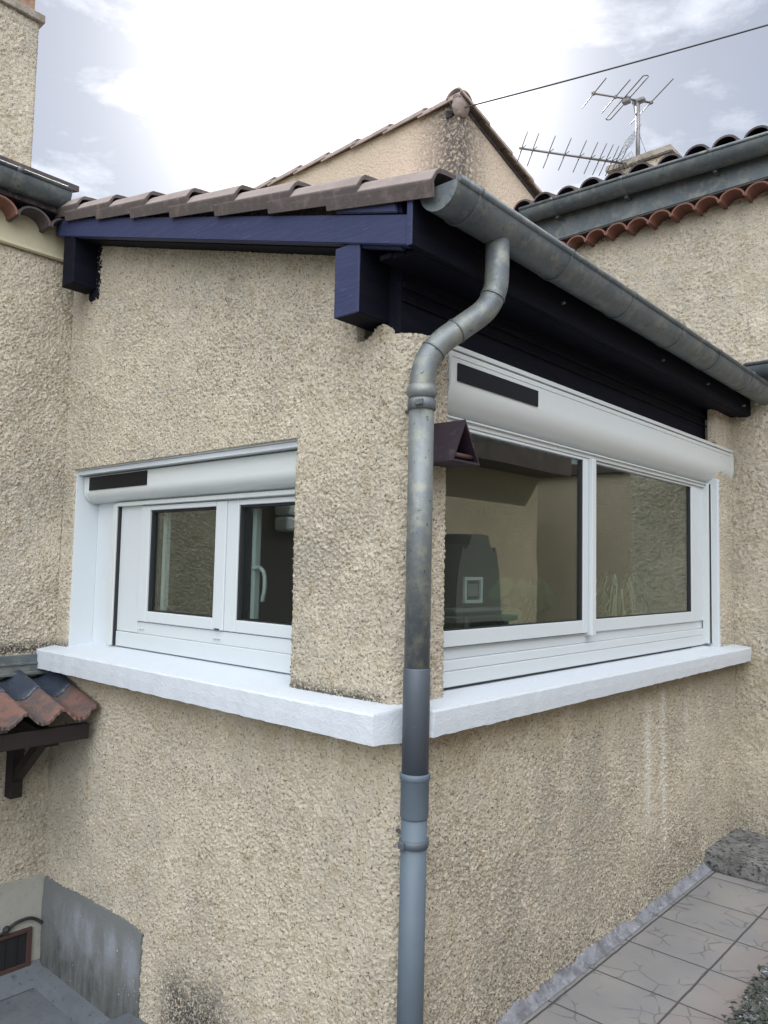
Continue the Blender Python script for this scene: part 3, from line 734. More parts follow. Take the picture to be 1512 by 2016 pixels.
def gutter_ring(path_axis, c, zr, r, t, outward=1, wd=.012, bead=.011):
    bm = B(); n = 20
    def mk(u, z, tt): return (u, tt, z) if path_axis == 'y' else (tt, u, z)
    rows = []
    for tt in (t - wd/2, t + wd/2):
        rows.append([bm.verts.new(mk(c + (r + .004) * math.cos(math.pi*k/n) * outward, zr - (r + .004) * 1.06 * math.sin(math.pi*k/n), tt)) for k in range(n + 1)]
                  + [bm.verts.new(mk(c + (r + .0005) * math.cos(math.pi*k/n) * outward, zr - (r + .0005) * 1.06 * math.sin(math.pi*k/n), tt)) for k in range(n, -1, -1)])
    m_ = len(rows[0])
    for i in range(m_):
        j = (i + 1) % m_; bm.faces.new((rows[0][i], rows[0][j], rows[1][j], rows[1][i]))
    bm.faces.new(rows[0]) if False else None
    for rw in rows:
        for k in range(n): bm.faces.new((rw[k], rw[k+1], rw[m_-2-k], rw[m_-1-k]))
    tube(bm, [mk(c + outward * r, zr + .004, t - wd/2), mk(c + outward * r, zr + .004, t + wd/2)], bead + .003, 12)
    bmesh.ops.recalc_face_normals(bm, faces=bm.faces[:])
    return bm
GC, GZ, GR = .205, 2.752, .072
bm = half_gutter('y', GC, GZ, GR, -.130, 3.10, slope=-.009); gut = obj('gutter', bm, M['zinc'], ext)
bm = B()
pts = [(GC + GR * math.cos(math.pi * k / 20), GZ - GR * 1.06 * math.sin(math.pi * k / 20)) for k in range(21)]
prism(bm, pts, lambda u, v, t: (u, t, v), -.136, -.1305)
obj('end_cap', bm, M['zinc'], gut)
for y in (-.024, .542, 1.064, 1.592, 2.079, 2.613):
    obj('bracket', gutter_ring('y', GC, GZ - .009 * (y + .13), GR, y), M['zinc'], gut)
for y, x, z in ((.75, .135, 2.655), (1.72, .135, 2.64), (2.30, .145, 2.635), (2.9, .145, 2.62)):
    bm = B(); tube(bm, [(x - .012, y, z), (x + .002, y, z), (x + .006, y, z)], 0, 10, radii=[.006, .006, .003]); obj('screw', bm, M['zinc'], gut)

# ---------------- downpipe
PX, PY, PR = .070, -.030, .0395
dp = None
pts = [(.207, .178, 2.70), (.207, .178, 2.585)]
bend = spline([(.207, .178, 2.60), (.204, .172, 2.525), (.185, .145, 2.455), (.145, .086, 2.395), (.105, .022, 2.335), (.080, -.015, 2.275), (.071, -.029, 2.215), (PX, PY, 2.16)], 6)
bm = B(); tube(bm, [(.207, .178, 2.70)] + bend[1:], PR, 24); tube(bm, [(PX, PY, 2.17), (PX, PY, 1.30)], PR, 28)
dp = obj('downpipe', bm, M['zinc_pipe'], ext)
def ring_at(pts_, r, w_, m_, name='seam', par=None, n=24):
    b_ = B(); tube(b_, pts_, r, n); return obj(name, b_, m_, par or dp)
i1 = len(bend) // 2 - 6
for idx, e in ((8, .0012), (20, .0018), (27, .0018)):
    a = Vector(bend[idx]); b = Vector(bend[idx + 1]); dr = (b - a).normalized()
    ring_at([a, a + dr * .005], PR + .0028, 0, M['zinc'])
bm = B()
tube(bm, [(PX, PY, z) for z in (2.190, 2.186, 2.178, 2.168, 2.158, 2.152, 2.148)], 0, 28, radii=[PR + .001, PR + .004, PR + .008, PR + .0095, PR + .008, PR + .003, PR + .001])
obj('collar', bm, M['zinc_pipe'], dp)
bm = B(); tube(bm, [(PX, PY, 2.144), (PX, PY, 2.142), (PX, PY, 2.112), (PX, PY, 2.110)], 0, 28, radii=[PR + .002, PR + .005, PR + .005, PR + .002])
box(bm, PX + .010, PX + .040, PY - .050, PY - .038, 2.118, 2.136, .002)
tube(bm, [(PX - .02, PY, 2.125), (-.06, .03, 2.125)], .006, 8)
obj('clamp', bm, M['zinc'], dp)
bm = B(); tube(bm, [(PX, PY, 1.315), (PX, PY, 1.312), (PX, PY, 1.000)], 0, 28, radii=[PR + .001, PR + .0022, PR + .0015])
obj('pipe_section', bm, M['pipe_dark'], dp)
bm = B(); tube(bm, [(PX, PY, z) for z in (1.002, .998, .985, .982, .980, .875, .870, .868)], 0, 28, radii=[PR + .003, PR + .0075, PR + .0075, PR + .005, PR + .0035, PR + .0035, PR + .002, PR + .0005])
tube(bm, [(PX, PY, .869), (PX - .004, PY, .0)], PR + .0, 28)
obj('pipe_section', bm, M['pvc_grey'], dp)
bm = B(); tube(bm, [(PX, PY, .808), (PX, PY, .806), (PX, PY, .786), (PX, PY, .784)], 0, 28, radii=[PR + .001, PR + .005, PR + .005, PR + .001])
box(bm, PX - .020, PX + .002, PY - .052, PY - .038, .785, .806, .003)
tube(bm, [(PX - .02, PY + .01, .797), (-.05, .02, .797)], .006, 8)
obj('clamp', bm, M['pipe_dark'], dp)

# ================================================================ triangular nest box
nb = thing('nest_box', 'plum brown triangular tube jutting from the wall just right of the downpipe', 'nest box', (0, .12, 1.96))
y0, y1, yt, zb, zt_ = .046, .198, .115, 1.958, 2.098
bm = B()
def tri(sc_, k=0): 
    cy, cz = (y0 + y1 + yt) / 3, (2 * zb + zt_) / 3
    return [(cy + (y - cy) * sc_, cz + (z - cz) * sc_) for y, z in ((y0, zb), (y1, zb), (yt, zt_))]
O, I = tri(1), tri(.86)
XF = .135
for (xa, xb) in ((-.005, XF),):
    vo = [[bm.verts.new((x, y, z)) for y, z in O] for x in (xa, xb)]; vi = [[bm.verts.new((x, y, z)) for y, z in I] for x in (xa + .02, xb)]
    for k in range(3):
        j = (k + 1) % 3
        bm.faces.new((vo[0][k], vo[0][j], vo[1][j], vo[1][k])); bm.faces.new((vi[0][j], vi[0][k], vi[1][k], vi[1][j])); bm.faces.new((vo[1][k], vo[1][j], vi[1][j], vi[1][k]))
    bm.faces.new(vo[0]); bm.faces.new(vi[0][::-1])
bmesh.ops.recalc_face_normals(bm, faces=bm.faces[:])
obj('shell', bm, M['nest'], nb)
bm = B(); tube(bm, [(XF - .02, .068, 1.982), (XF - .02, .178, 1.982)], .0085, 12); obj('perch', bm, M['rust'], nb)

# ================================================================ LEFT HOUSE
lh = thing('left_house', 'beige roughcast house at the left edge with a cream cornice and tall chimney', 'house', (-2.37, -1, 0))
skin('wall', [(-2.37, -.70), (-2.37, -.004)], .035, 3.19, .0058, M['stucco'], lh, amp=1.15)
skin('wall', [(-2.37, -6.0), (-2.37, -.70)], .035, 3.19, .02, M['stucco'], lh, amp=1.1)
bm = B(); box(bm, -9, -2.374, -6, -.002, -.5, 3.5); box(bm, -9, -2.374, .0, 4.9, -.5, 3.45); obj('masonry', bm, M['stucco_far'], lh)
bm = B(); box(bm, -2.372, -2.352, -6, -.006, -.49, .04, .003); obj('plinth', bm, M['plinth'], lh)
bm = B(); box(bm, -2.373, -2.345, -6, -.006, 3.192, 3.42, .003); prism(bm, [(-2.345, 3.185), (-2.33, 3.192), (-2.33, 3.20), (-2.345, 3.215)], lambda u, v, t: (u, t, v), -6, -.007)
obj('cornice', bm, M['plaster'], lh)
# genoise: a row of half-round tile ends under the gutter
def genoise_tile(cx_or_y, axis, face, zc, r, depth, outward):
    bm = B(); n = 12; th = .012
    o_ = [(r * math.cos(math.pi*k/n), r * .82 * math.sin(math.pi*k/n)) for k in range(n + 1)]; i_ = [((r-th) * math.cos(math.pi*k/n), (r-th) * .82 * math.sin(math.pi*k/n)) for k in range(n, -1, -1)]
    pr = o_ + i_
    if axis == 'y': fn = lambda u, v, t: (face + outward * t, cx_or_y + u, zc + v)
    else: fn = lambda u, v, t: (cx_or_y + u, face + outward * t, zc + v)
    prism(bm, pr, fn, -.02, depth); return bm
for i in range(12):
    y = -.12 - i * .165
    obj('eaves_tile', genoise_tile(y, 'y', -2.345, 3.305 + random.uniform(-.004, .004), .085, .115, 1), M['tile_red'] if i == 2 else M['tile_dark'], lh)
bm = B(); box(bm, -2.36, -2.24, -6, -.015, 3.385, 3.42, .004)
obj('eaves_course', bm, M['mortar_dark'], lh)
bm = half_gutter('y', -2.222, 3.488, .072, -6, -.145); g2_ = obj('gutter', bm, M['zinc'], lh)
bm = B(); prism(bm, [(-2.222 + .0725 * math.cos(math.pi * k / 20), 3.488 - .0725 * 1.06 * math.sin(math.pi * k / 20)) for k in range(21)], lambda u, v, t: (u, t, v), -.1448, -.139); obj('end_cap', bm, M['zinc'], g2_)
for y in (-.40, -.405 - .5, -1.5):
    bm = gutter_ring('y', -2.222, 3.488, .072, y, wd=.03); obj('bracket', bm, M['zinc'], g2_)
bm = B(); prism(bm, [(-2.16, 3.50), (-2.16, 3.53), (-8, 5.1), (-8, 5.0)], lambda u, v, t: (u, t, v), -6.1, -.10); obj('roof', bm, M['tile_dark'], lh)
chn = thing  # (chimney parts below)
skin_ch = skin('chimney', [(-2.9, -.75), (-2.9, -.045)], 3.3, 4.79, .009, M['stucco'], lh, amp=1.2)
bm = B(); box(bm, -3.5, -2.905, -.75, -.052, 3.3, 4.79); obj('chimney_core', bm, M['stucco_far'], skin_ch)
skin_ch.children[0].location = (0, 0, 0)
bm = B(); box(bm, -3.54, -2.87, -.80, -.018, 4.79, 4.84, .006); cpb = obj('chimney_cap', bm, M['cap'], skin_ch); cpb.location = (0, 0, 0)
bm = B(); box(bm, -3.48, -2.925, -.74, -.06, 4.842, 5.3, .006); cpb = obj('chimney_top', bm, M['brick'], skin_ch); cpb.location = (0, 0, 0)
bm = B(); box(bm, -2.924, -2.918, -.60, -.20, 4.93, 4.955); cpb = obj('chimney_vent', bm, M['mesh'], skin_ch); cpb.location = (0, 0, 0)
# air vent in the plinth
bm = B()
box(bm, -2.352, -2.335, -.085, -.062, -.385, -.20, .002); box(bm, -2.352, -2.335, -.62, -.086, -.218, -.20, .002); box(bm, -2.352, -2.335, -.62, -.086, -.385, -.365, .002)
av = obj('air_vent', bm, M['rust'], lh)
bm = B(); box(bm, -2.351, -2.346, -.62, -.087, -.364, -.219)
for i in range(9): box(bm, -2.346, -2.340, -.60 + i * .058, -.596 + i * .058, -.364, -.219)
o = obj('grille', bm, M['mesh'], av)
bm = B(); tube(bm, spline([(-2.338, -1.2, -.15), (-2.336, -.5, -.19), (-2.336, -.30, -.188), (-2.336, -.21, -.185), (-2.335, -.15, -.155), (-2.335, -.09, -.150), (-2.335, -.05, -.165), (-2.325, -.02, -.19)], 6), .0075, 8)
bmesh.ops.create_icosphere(bm, subdivisions=2, radius=.018, matrix=Matrix.Translation((-2.335, -.19, -.172)))
tag(obj('wall_cable', bm, M['cable']), 'black cable clipped along the left plinth above the brown air vent', 'cable')

# ================================================================ canopy over the side door
cn = thing('door_canopy', 'small clay tiled canopy on black wooden brackets at the lower left wall', 'canopy', (-2.37, -.6, .7))
def can_z(x, y):   # wavy sheet falling from the wall
    base = 1.050 - .235 * (x + 2.36)
    q = ((y + .035) / .165) % 1.0
    return base + (.025 * math.cos(2 * math.pi * q) + .004 * math.cos(4 * math.pi * q)) - .006
bm = B(); nx, ny = 24, 120
def sheet(bm, x0, x1, y0, y1, nx, ny, lift=0, th=.014, rag=0):
    gr = []
    for i in range(nx + 1):
        rw = []
        for j in range(ny + 1):
            y = y0 + (y1 - y0) * j / ny; xe = x1 + rag * (math.sin(j * 1.7) + random.uniform(-1, 1)) * .5
            x = x0 + (xe - x0) * i / nx
            rw.append((x, y, can_z(x, y) + lift + random.uniform(-.0008, .0008)))
        gr.append(rw)
    T = [[bm.verts.new(p) for p in rw] for rw in gr]; D = [[bm.verts.new((p[0], p[1], p[2] - th)) for p in rw] for rw in gr]
    for i in range(nx):
        for j in range(ny):
            bm.faces.new((T[i][j], T[i+1][j], T[i+1][j+1], T[i][j+1])).smooth = True
            bm.faces.new((D[i][j], D[i][j+1], D[i+1][j+1], D[i+1][j])).smooth = True
    for i in range(nx):
        bm.faces.new((T[i][0], D[i][0], D[i+1][0], T[i+1][0])); bm.faces.new((T[i][ny], T[i+1][ny], D[i+1][ny], D[i][ny]))
    for j in range(ny): bm.faces.new((T[nx][j], D[nx][j], D[nx][j+1], T[nx][j+1])); bm.faces.new((T[0][j], T[0][j+1], D[0][j+1], D[0][j]))
sheet(bm, -2.30, -1.845, -1.60, -.030, nx, 240, rag=.006); bmesh.ops.recalc_face_normals(bm, faces=bm.faces[:]); obj('tiles', bm, M['tile_canopy'], cn)
bm = B(); sheet(bm, -2.362, -2.10, -1.60, -.028, 8, 240, lift=.006, th=.005, rag=.006); bmesh.ops.recalc_face_normals(bm, faces=bm.faces[:]); obj('membrane', bm, M['lead'], cn)
bm = B(); box(bm, -2.352, -2.338, -1.6, -.06, 1.06, 1.145, .003); box(bm, -2.354, -2.330, -1.6, -.06, 1.095, 1.108, .003); box(bm, -2.352, -2.315, -1.6, -.055, 1.045, 1.062, .003)
obj('flashing', bm, M['zinc'], cn)
bm = B(); box(bm, -1.925, -1.885, -1.6, -.05, .790, .862, .004); obj('beam', bm, M['black_wood'], cn)
for yb in (-.20, -1.35):
    bm = B(); box(bm, -2.352, -2.285, yb - .03, yb + .03, .462, .95, .004); b1 = obj('bracket', bm, M['black_wood'], cn)
    bm = B(); prism(bm, [(-2.284, .80), (-2.284, .86), (-1.93, .83), (-1.93, .77)], lambda u, v, t: (u, t, v), yb - .028, yb + .028); obj('arm', bm, M['black_wood'], b1)
    bm = B(); prism(bm, [(-2.284, .54), (-2.284, .60), (-2.03, .80), (-1.985, .79)], lambda u, v, t: (u, t, v), yb - .022, yb + .022); obj('brace', bm, M['black_wood'], b1)
for ob in list(cn.children):
    for c_ in ob.children: c_.location = (0, 0, 0)

# ================================================================ RIGHT HOUSE
rh = thing('right_house', 'tall roughcast house on the right with scalloped clay eaves and long zinc gutter', 'house', (.2, 3.12, 0))
skin('wall', [(.50, 3.12), (-1.50, 3.12)][::-1], -.02, 3.965, .0085, M['stucco'], rh, amp=1.15)
bm = B(); box(bm, -3.55, .495, 3.13, 7.2, -.5, 4.05); obj('masonry', bm, M['stucco_far'], rh)
bm = B(); box(bm, .497, .52, 3.118, 7.2, -.5, 4.0); obj('wall', bm, M['stucco_far'], rh)
px_ = -1.46
while px_ < .70:
    obj('eaves_tile', genoise_tile(px_, 'x', 3.115, 3.945 + random.uniform(-.004, .004), .078, .13, -1), M['tile_red'], rh); px_ += .152
bm = B(); box(bm, -1.5, .72, 2.992, 3.13, 4.012, 4.06, .004); obj('eaves_course', bm, M['cement'], rh)
bm = B(); box(bm, -1.46, .52, 2.985, 2.999, 4.02, 4.232, .002); obj('eaves_board', bm, M['zinc'], rh)
bm = half_gutter('x', 2.915, 4.196 + .062, .075, -1.385, .80, slope=-.030, outward=-1); g3 = obj('gutter', bm, M['zinc'], rh)
for x in (-1.12, -.60, -.02, .55):
    bm = gutter_ring('x', 2.915, 4.258 - .030 * (x + 1.385), .075, x, outward=-1, wd=.03)
    box(bm, x - .01, x + .01, 2.925, 3.0, 4.258 - .030 * (x + 1.385) - .098, 4.258 - .030 * (x + 1.385) - .078)
    obj('bracket', bm, M['zinc'], g3)
# roof of barrel tiles, laid from the eave up to the ridge
bm = B()
def tile_row(bm, cx, y0, y1, z0, r=.078):
    n = 10
    k = 0; y = y0; first = True
    while y < y1:
        ya, yb = y, min(y + .40, y1 + .1)
        za = z0 + .30 * (ya - y0) + .018; zb_ = z0 + .30 * (yb - y0) - .004
        A = [bm.verts.new((cx + r * 1.04 * math.cos(math.pi*i/n), ya, za + r * .9 * math.sin(math.pi*i/n))) for i in range(n + 1)]
        B_ = [bm.verts.new((cx + r * .9 * math.cos(math.pi*i/n), yb, zb_ + r * .8 * math.sin(math.pi*i/n))) for i in range(n + 1)]
        C_ = [bm.verts.new((cx + (r * 1.04 - .013) * math.cos(math.pi*i/n), ya, za + (r * .9 - .013) * math.sin(math.pi*i/n))) for i in range(n + 1)]
        for i in range(n):
            bm.faces.new((A[i], A[i+1], B_[i+1], B_[i])).smooth = True; bm.faces.new((C_[i+1], C_[i], A[i], A[i+1]))
            if first: pass
        y += .34; first = False
px_ = -1.40
while px_ < .75:
    tile_row(bm, px_ + random.uniform(-.006, .006), 2.90 + random.uniform(-.012, .012), 6.6, 4.275 - .030 * (px_ + 1.385) + random.uniform(-.004, .004)); px_ += .182
prism(bm, [(2.95, 4.235), (2.95, 4.25), (6.8, 5.42), (6.8, 5.38)], lambda u, v, t: (t, u, v), -1.50, .75)
bmesh.ops.recalc_face_normals(bm, faces=bm.faces[:])
obj('roof', bm, M['tile_dark'], rh)
# chimney of the right house
bm = B(); box(bm, -1.455, -.93, 4.5, 5.0, 4.5, 5.235); ch2 = obj('chimney', bm, M['brick'], rh)
bm = B(); box(bm, -1.36, -1.02, 4.494, 4.499, 4.85, 5.23); box(bm, -1.455, -1.36, 4.490, 4.4985, 4.7, 5.232, .003); box(bm, -1.02, -.93, 4.490, 4.4985, 4.7, 5.232, .003)
o = obj('render_panel', bm, M['stucco_far'], ch2); o.location = (0, 0, 0)
bm = B(); prism(bm, [(-1.48, 5.237), (-1.50, 5.25), (-1.49, 5.30), (-.895, 5.30), (-.885, 5.237)], lambda u, v, t: (u, t, v), 4.46, 5.06, bev=.008)
o = obj('chimney_cap', bm, M['cap'], ch2); o.location = (0, 0, 0)
# small lower gutter behind the extension's gutter
bm = half_gutter('x', 3.02, 2.872, .075, .13, .69, outward=-1); g4 = obj('gutter', bm, M['zinc'], rh)
bm = B(); prism(bm, [(3.02 + .0745 * math.cos(math.pi * k / 20), 2.872 - .0745 * 1.06 * math.sin(math.pi * k / 20)) for k in range(21)], lambda u, v, t: (t, u, v), .1302, .136); o = obj('end_cap', bm, M['zinc'], g4); o.location = (0, 0, 0)
for ob in rh.children:
    for c_ in ob.children: c_.location = (0, 0, 0)
for ob in lh.children:
    for c_ in ob.children: c_.location = (0, 0, 0)
for ob in ext.children:
    for c_ in ob.children: c_.location = (0, 0, 0)

# mossy concrete block at the foot of the right house
bm = B(); box(bm, -.02, .345, 2.575, 3.13, .0, .095, .012)
bmesh.ops.subdivide_edges(bm, edges=bm.edges[:], cuts=14, use_grid_fill=True)
for v in bm.verts:
    a = np.array([[v.co.x, v.co.y, v.co.z]]); v.co += Vector((pn(a, 25, 1.)[0], pn(a, 25, 5.)[0], pn(a, 18, 9.)[0])) * .014
tag(obj('concrete_step', bm, M['concrete'], smooth=True), 'rough mossy concrete step in the corner where path meets the right house', 'step')

# ================================================================ REAR HOUSE (tall mono-pitch wall behind)
XD, YD, ZD = -3.556, 5.0, 7.02
rr = thing('rear_house', 'tall pinkish house behind with a clay tile verge rising to one sharp corner', 'house', (XD, YD, 0))
bm = B()
vs = []
for y, z in ((YD, ZD), (YD + 4.2, ZD - 4.2 * .30)):
    for x in (XD, XD - 5.0):
        vs.append((x, y, z + (.12 * (XD - x) / 5.0)))
a = [bm.verts.new((XD, YD, 3.0)), bm.verts.new((XD, YD + 4.2, 3.0)), bm.verts.new((XD - 5, YD + 4.2, 3.0)), bm.verts.new((XD - 5, YD, 3.0))]
b = [bm.verts.new(vs[0]), bm.verts.new(vs[2]), bm.verts.new(vs[3]), bm.verts.new(vs[1])]
for i in range(4): bm.faces.new((a[i], a[(i+1) % 4], b[(i+1) % 4], b[i]))
bm.faces.new(b); bm.faces.new(a[::-1]); bmesh.ops.recalc_face_normals(bm, faces=bm.faces[:])
obj('wall', bm, M['stucco_gable'], rr)
def ridge_tile(p, q, r, side, m_=None, thick=.02):
    """half-round tile from p to q sitting over a wall edge; side = horizontal outward normal"""
    bm = B(); p, q = Vector(p), Vector(q); t = (q - p).normalized(); s_ = Vector(side); up = s_.cross(t); up = up if up.z > 0 else -up
    n = 10
    def ringf(c, r_): return [c + s_ * (r_ * math.cos(math.pi * k / n)) + up * (r_ * .9 * math.sin(math.pi * k / n)) for k in range(n + 1)]
    A = [bm.verts.new(v) for v in ringf(p, r)] + [bm.verts.new(v) for v in ringf(p, r - thick)][::-1]
    C_ = [bm.verts.new(v) for v in ringf(q, r * .88)] + [bm.verts.new(v) for v in ringf(q, r * .88 - thick)][::-1]
    m2 = len(A)
    for i in range(m2):
        j = (i + 1) % m2; bm.faces.new((A[i], A[j], C_[j], C_[i]))
    for k in range(n): bm.faces.new((A[k], A[k+1], A[m2-2-k], A[m2-1-k])); bm.faces.new((C_[k+1], C_[k], C_[m2-1-k], C_[m2-2-k]))
    bmesh.ops.recalc_face_normals(bm, faces=bm.faces[:])
    return obj('ridge_tile', bm, m_ or M['ridge'], rr)
x = XD + .06
L_ = .56
for i in range(8):
    z = ZD + .12 * (XD - x) / 5.0
    ridge_tile((x, YD + .06, z + .000), (x - L_ - .08, YD + .05, z - .02), .135, (0, -1, 0)); x -= L_
y = YD - .03
for i in range(7):
    z = ZD - .30 * (y - YD)
    ridge_tile((XD - .02, y + .50, z - .15 + .01), (XD - .02, y - .06, z + .02), .13, (1, 0, 0)); y += .5
bm = B(); pr = [(.105 * math.cos(math.pi * k / 14), .10 * math.sin(math.pi * k / 14)) for k in range(15)]
pr = pr + [(-.10, -.08), (-.085, -.16), (-.03, -.20), (.05, -.19), (.10, -.10)]
prism(bm, pr, lambda u, v, t: (t, YD + .03 + u, ZD + .0 + v * .95), XD - .06, XD + .06, bev=.018)
obj('corner_tile', bm, M['ridge'], rr, smooth=True)
bm = B(); prism(bm, [(XD + .0, -.05), (XD + .018, -.03), (XD + .02, -.01), (XD, 0)], lambda u, v, t: (u, t, ZD - .30 * (t - YD) + v), YD, YD + 4.0)
obj('verge_mortar', bm, M['mortar_dark'], rr)
for ob in rr.children:
    pass

# overhead wire from the rear house
a = Vector((-3.64, 4.955, 6.905)); b = Vector((-0.6206, 6.3811, 7.3671)); e = a + (b - a) * 1.9
bm = B(); tube(bm, [a.lerp(e, k / 40) - Vector((0, 0, .05 * 4 * (k/40) * (1 - k/40))) for k in range(41)], .0085, 6)
wr = tag(obj('overhead_wire', bm, M['cable']), 'thin black overhead wire crossing the sky from the rear house corner', 'wire')
bm = B(); tube(bm, [(-3.60, 5.01, 6.86), (-3.63, 4.95, 6.90), (-3.70, 4.945, 6.915)], .012, 8); box(bm, -3.74, -3.64, 4.975, 4.998, 6.86, 6.95, .003)
obj('wall_hook', bm, M['cable'], wr)

# ================================================================ aerials on the right house chimney
MX, MY = -1.23, 4.5 + .06
bv = Vector((math.sin(rad(36)), math.cos(rad(36)), 0)); ev = Vector((-bv.y, bv.x, 0)); up = Vector((0, 0, 1))
an = thing('tv_antenna', 'grey television aerial with four long rods on top of the tall mast', 'antenna', (MX, MY, 5.25))
mt_ = Vector((MX, MY, 0))
bm = B(); tube(bm, [mt_ + up * 5.20, mt_ + up * 5.86], .019, 12); obj('mast', bm, M['mast'], an)
zb_ = 5.865; T = lambda t, s=0, z=zb_: mt_ + bv * t + ev * s + up * z
bm = B(); tube(bm, [T(-.45), T(.15)], .0095, 8); obj('boom', bm, M['steel'], an)
for t, h_ in ((-.43, .225), (-.22, .255), (.13, .355)):
    bm = B(); tube(bm, [T(t, -h_), T(t, h_)], .005, 8); box(bm, *(lambda c: (c.x-.012, c.x+.012, c.y-.012, c.y+.012, c.z-.014, c.z+.014))(T(t)), .003); obj('element', bm, M['steel'], an)
bm = B(); h_ = .315; w_ = .024; lp = []
for k in range(9): a_ = math.pi * k / 8; lp.append(T(-.115 + w_ * math.cos(a_), h_ + w_ * math.sin(a_)))
for k in range(9): a_ = math.pi * (1 + k / 8); lp.append(T(-.115 + w_ * math.cos(a_), -h_ + w_ * math.sin(a_)))
tube(bm, lp, .0055, 8, closed=True); obj('folded_dipole', bm, M['steel'], an)
bm = B(); c = T(-.115); box(bm, c.x-.03, c.x+.035, c.y-.03, c.y+.03, c.z-.045, c.z+.008, .006); obj('junction_box', bm, M['mast'], an)
bm = B(); c = T(0.01); box(bm, c.x-.055, c.x+.055, c.y-.03, c.y+.03, c.z-.022, c.z+.010, .006); tube(bm, [T(-.05, 0, 5.85), T(-.02, 0, 5.72)], .004, 6); obj('mast_clamp', bm, M['steel'], an)
an2 = thing('tv_antenna', 'long low television aerial with many short cross rods and a mesh reflector', 'antenna', (MX, MY, 5.22))
zc = 5.262; U = lambda t, s=0, z=0: mt_ + bv * t + ev * s + up * (zc + z)
bm = B(); tube(bm, [U(-1.13), U(-.04, 0, -.005)], .0105, 8); obj('boom', bm, M['steel'], an2)
for i, px in enumerate((1023, 1044, 1075, 1105, 1134, 1156, 1173, 1186, 1198, 1206, 1215)):
    t = (px - 1250) / 205 ; L_ = .155 if i < 8 else .145
    bm = B()
    for sg in (1, -1):
        tube(bm, [U(t, 0, .004 * sg), U(t - .010 * sg, -.055 * sg, .012 * sg), U(t - .012 * sg, -L_ * sg, .062 * sg)], .0042, 6)
        tube(bm, [U(t + .004, -.01 * sg, .002), U(t + .012, -.065 * sg, -.004 * sg)], .0036, 6)
    obj('element', bm, M['steel'], an2)
bm = B()
for sg in (1, -1):
    for k in range(7):
        q = k / 6; tube(bm, [U(-.20 + .16 * q * .6, .02, sg * (.03 + .20 * q)), U(-.20 + .16 * q * .6, -.24, sg * (.03 + .20 * q))], .0016, 5)
    for k in range(6):
        s_ = .02 - .26 * k / 5; tube(bm, [U(-.20, s_, sg * .03), U(-.104, s_, sg * .23)], .0016, 5)
obj('mesh_reflector', bm, M['steel'], an2)
bm = B(); tube(bm, [mt_ + Vector((.01, 0, 5.55)), mt_ + Vector((.10, .04, 5.25))], .003, 6); obj('stay', bm, M['steel'], an2)

# ================================================================ small tree tip behind the rear house
def leafy(bm, c, rad_, n, sz, seed=1, flat=.7):
    rnd = random.Random(seed)
    for _ in range(n):
        v = Vector((rnd.gauss(0, 1), rnd.gauss(0, 1), rnd.gauss(0, 1))).normalized() * rnd.random() ** .4
        p = Vector(c) + Vector((v.x * rad_[0], v.y * rad_[1], v.z * rad_[2]))
        a_ = Vector((rnd.gauss(0, 1), rnd.gauss(0, 1), rnd.gauss(0, 1))).normalized(); b_ = a_.cross(Vector((rnd.gauss(0, 1), rnd.gauss(0, 1), 1))).normalized()
        s_ = sz * rnd.uniform(.6, 1.4)
        bm.faces.new([bm.verts.new(p + a_ * s_), bm.verts.new(p + b_ * s_ * .45), bm.verts.new(p - a_ * s_), bm.verts.new(p - b_ * s_ * .45)])
tr = thing('tree', 'grey green tree tip showing above the sloping tile verge of the rear house', 'tree', (-4.45, 9.6, 0))
bm = B(); tube(bm, [(-4.45, 9.6, -.5), (-4.4, 9.6, 4), (-4.5, 9.6, 7.6)], 0, 8, radii=[.14, .09, .02]); obj('trunk', bm, M['bark'], tr)
bm = B()
for i, (dx, dz, r_) in enumerate(((0, 7.75, .16), (.10, 7.45, .20), (-.12, 7.2, .30), (.25, 7.1, .22), (0, 6.5, .7), (.2, 5.6, .9), (-.3, 5.0, 1.0))):
    leafy(bm, (-4.45 + dx, 9.6, dz), (r_, r_, r_ * .9), int(160 + 900 * r_ * r_), .045, i)
obj('crown', bm, M['foliage'], tr)

# ================================================================ silvery plant at the path edge
sp_ = thing('silver_plant', 'low silvery leafed plant at the edge of the tiled path', 'plant', (.70, 1.15, 0))
bm = B()
rnd = random.Random(5)
for _ in range(4200):
    x = .60 + abs(rnd.gauss(0, .26)) - .07 + .05 * math.sin(_); y = rnd.uniform(.80, 2.0) ; 
    if x < .575 + (.10 * abs(y - 1.45)) * .6 + rnd.uniform(0, .05): continue
    if y > 1.80 + rnd.uniform(-.1, .15): continue
    z = rnd.uniform(.0, .07)
    an_ = rnd.uniform(0, 6.28); l_ = rnd.uniform(.008, .022); w2 = l_ * rnd.uniform(.3, .55); d_ = Vector((math.cos(an_), math.sin(an_), rnd.uniform(-.2, .6))).normalized(); s_ = d_.cross(Vector((0, 0, 1))).normalized()
    p = Vector((x, y, z))
    bm.faces.new([bm.verts.new(q) for q in (p - d_ * l_, p - s_ * w2 + Vector((0, 0, .006)), p + d_ * l_, p + s_ * w2 + Vector((0, 0, .006)))])
obj('leaves', bm, M['silver'], sp_)
bm = B(); box(bm, .62, 1.3, .8, 1.95, .002, .035, .012); bmesh.ops.subdivide_edges(bm, edges=bm.edges[:], cuts=10, use_grid_fill=True)
for v in bm.verts: v.co.z += .02 * pn(np.array([[v.co.x, v.co.y, 0.]]), 12, 3.)[0]; v.co.x += .06 * pn(np.array([[v.co.x, v.co.y, 0.]]), 6, 7.)[0]
obj('moss_bed', bm, M['concrete'], sp_)

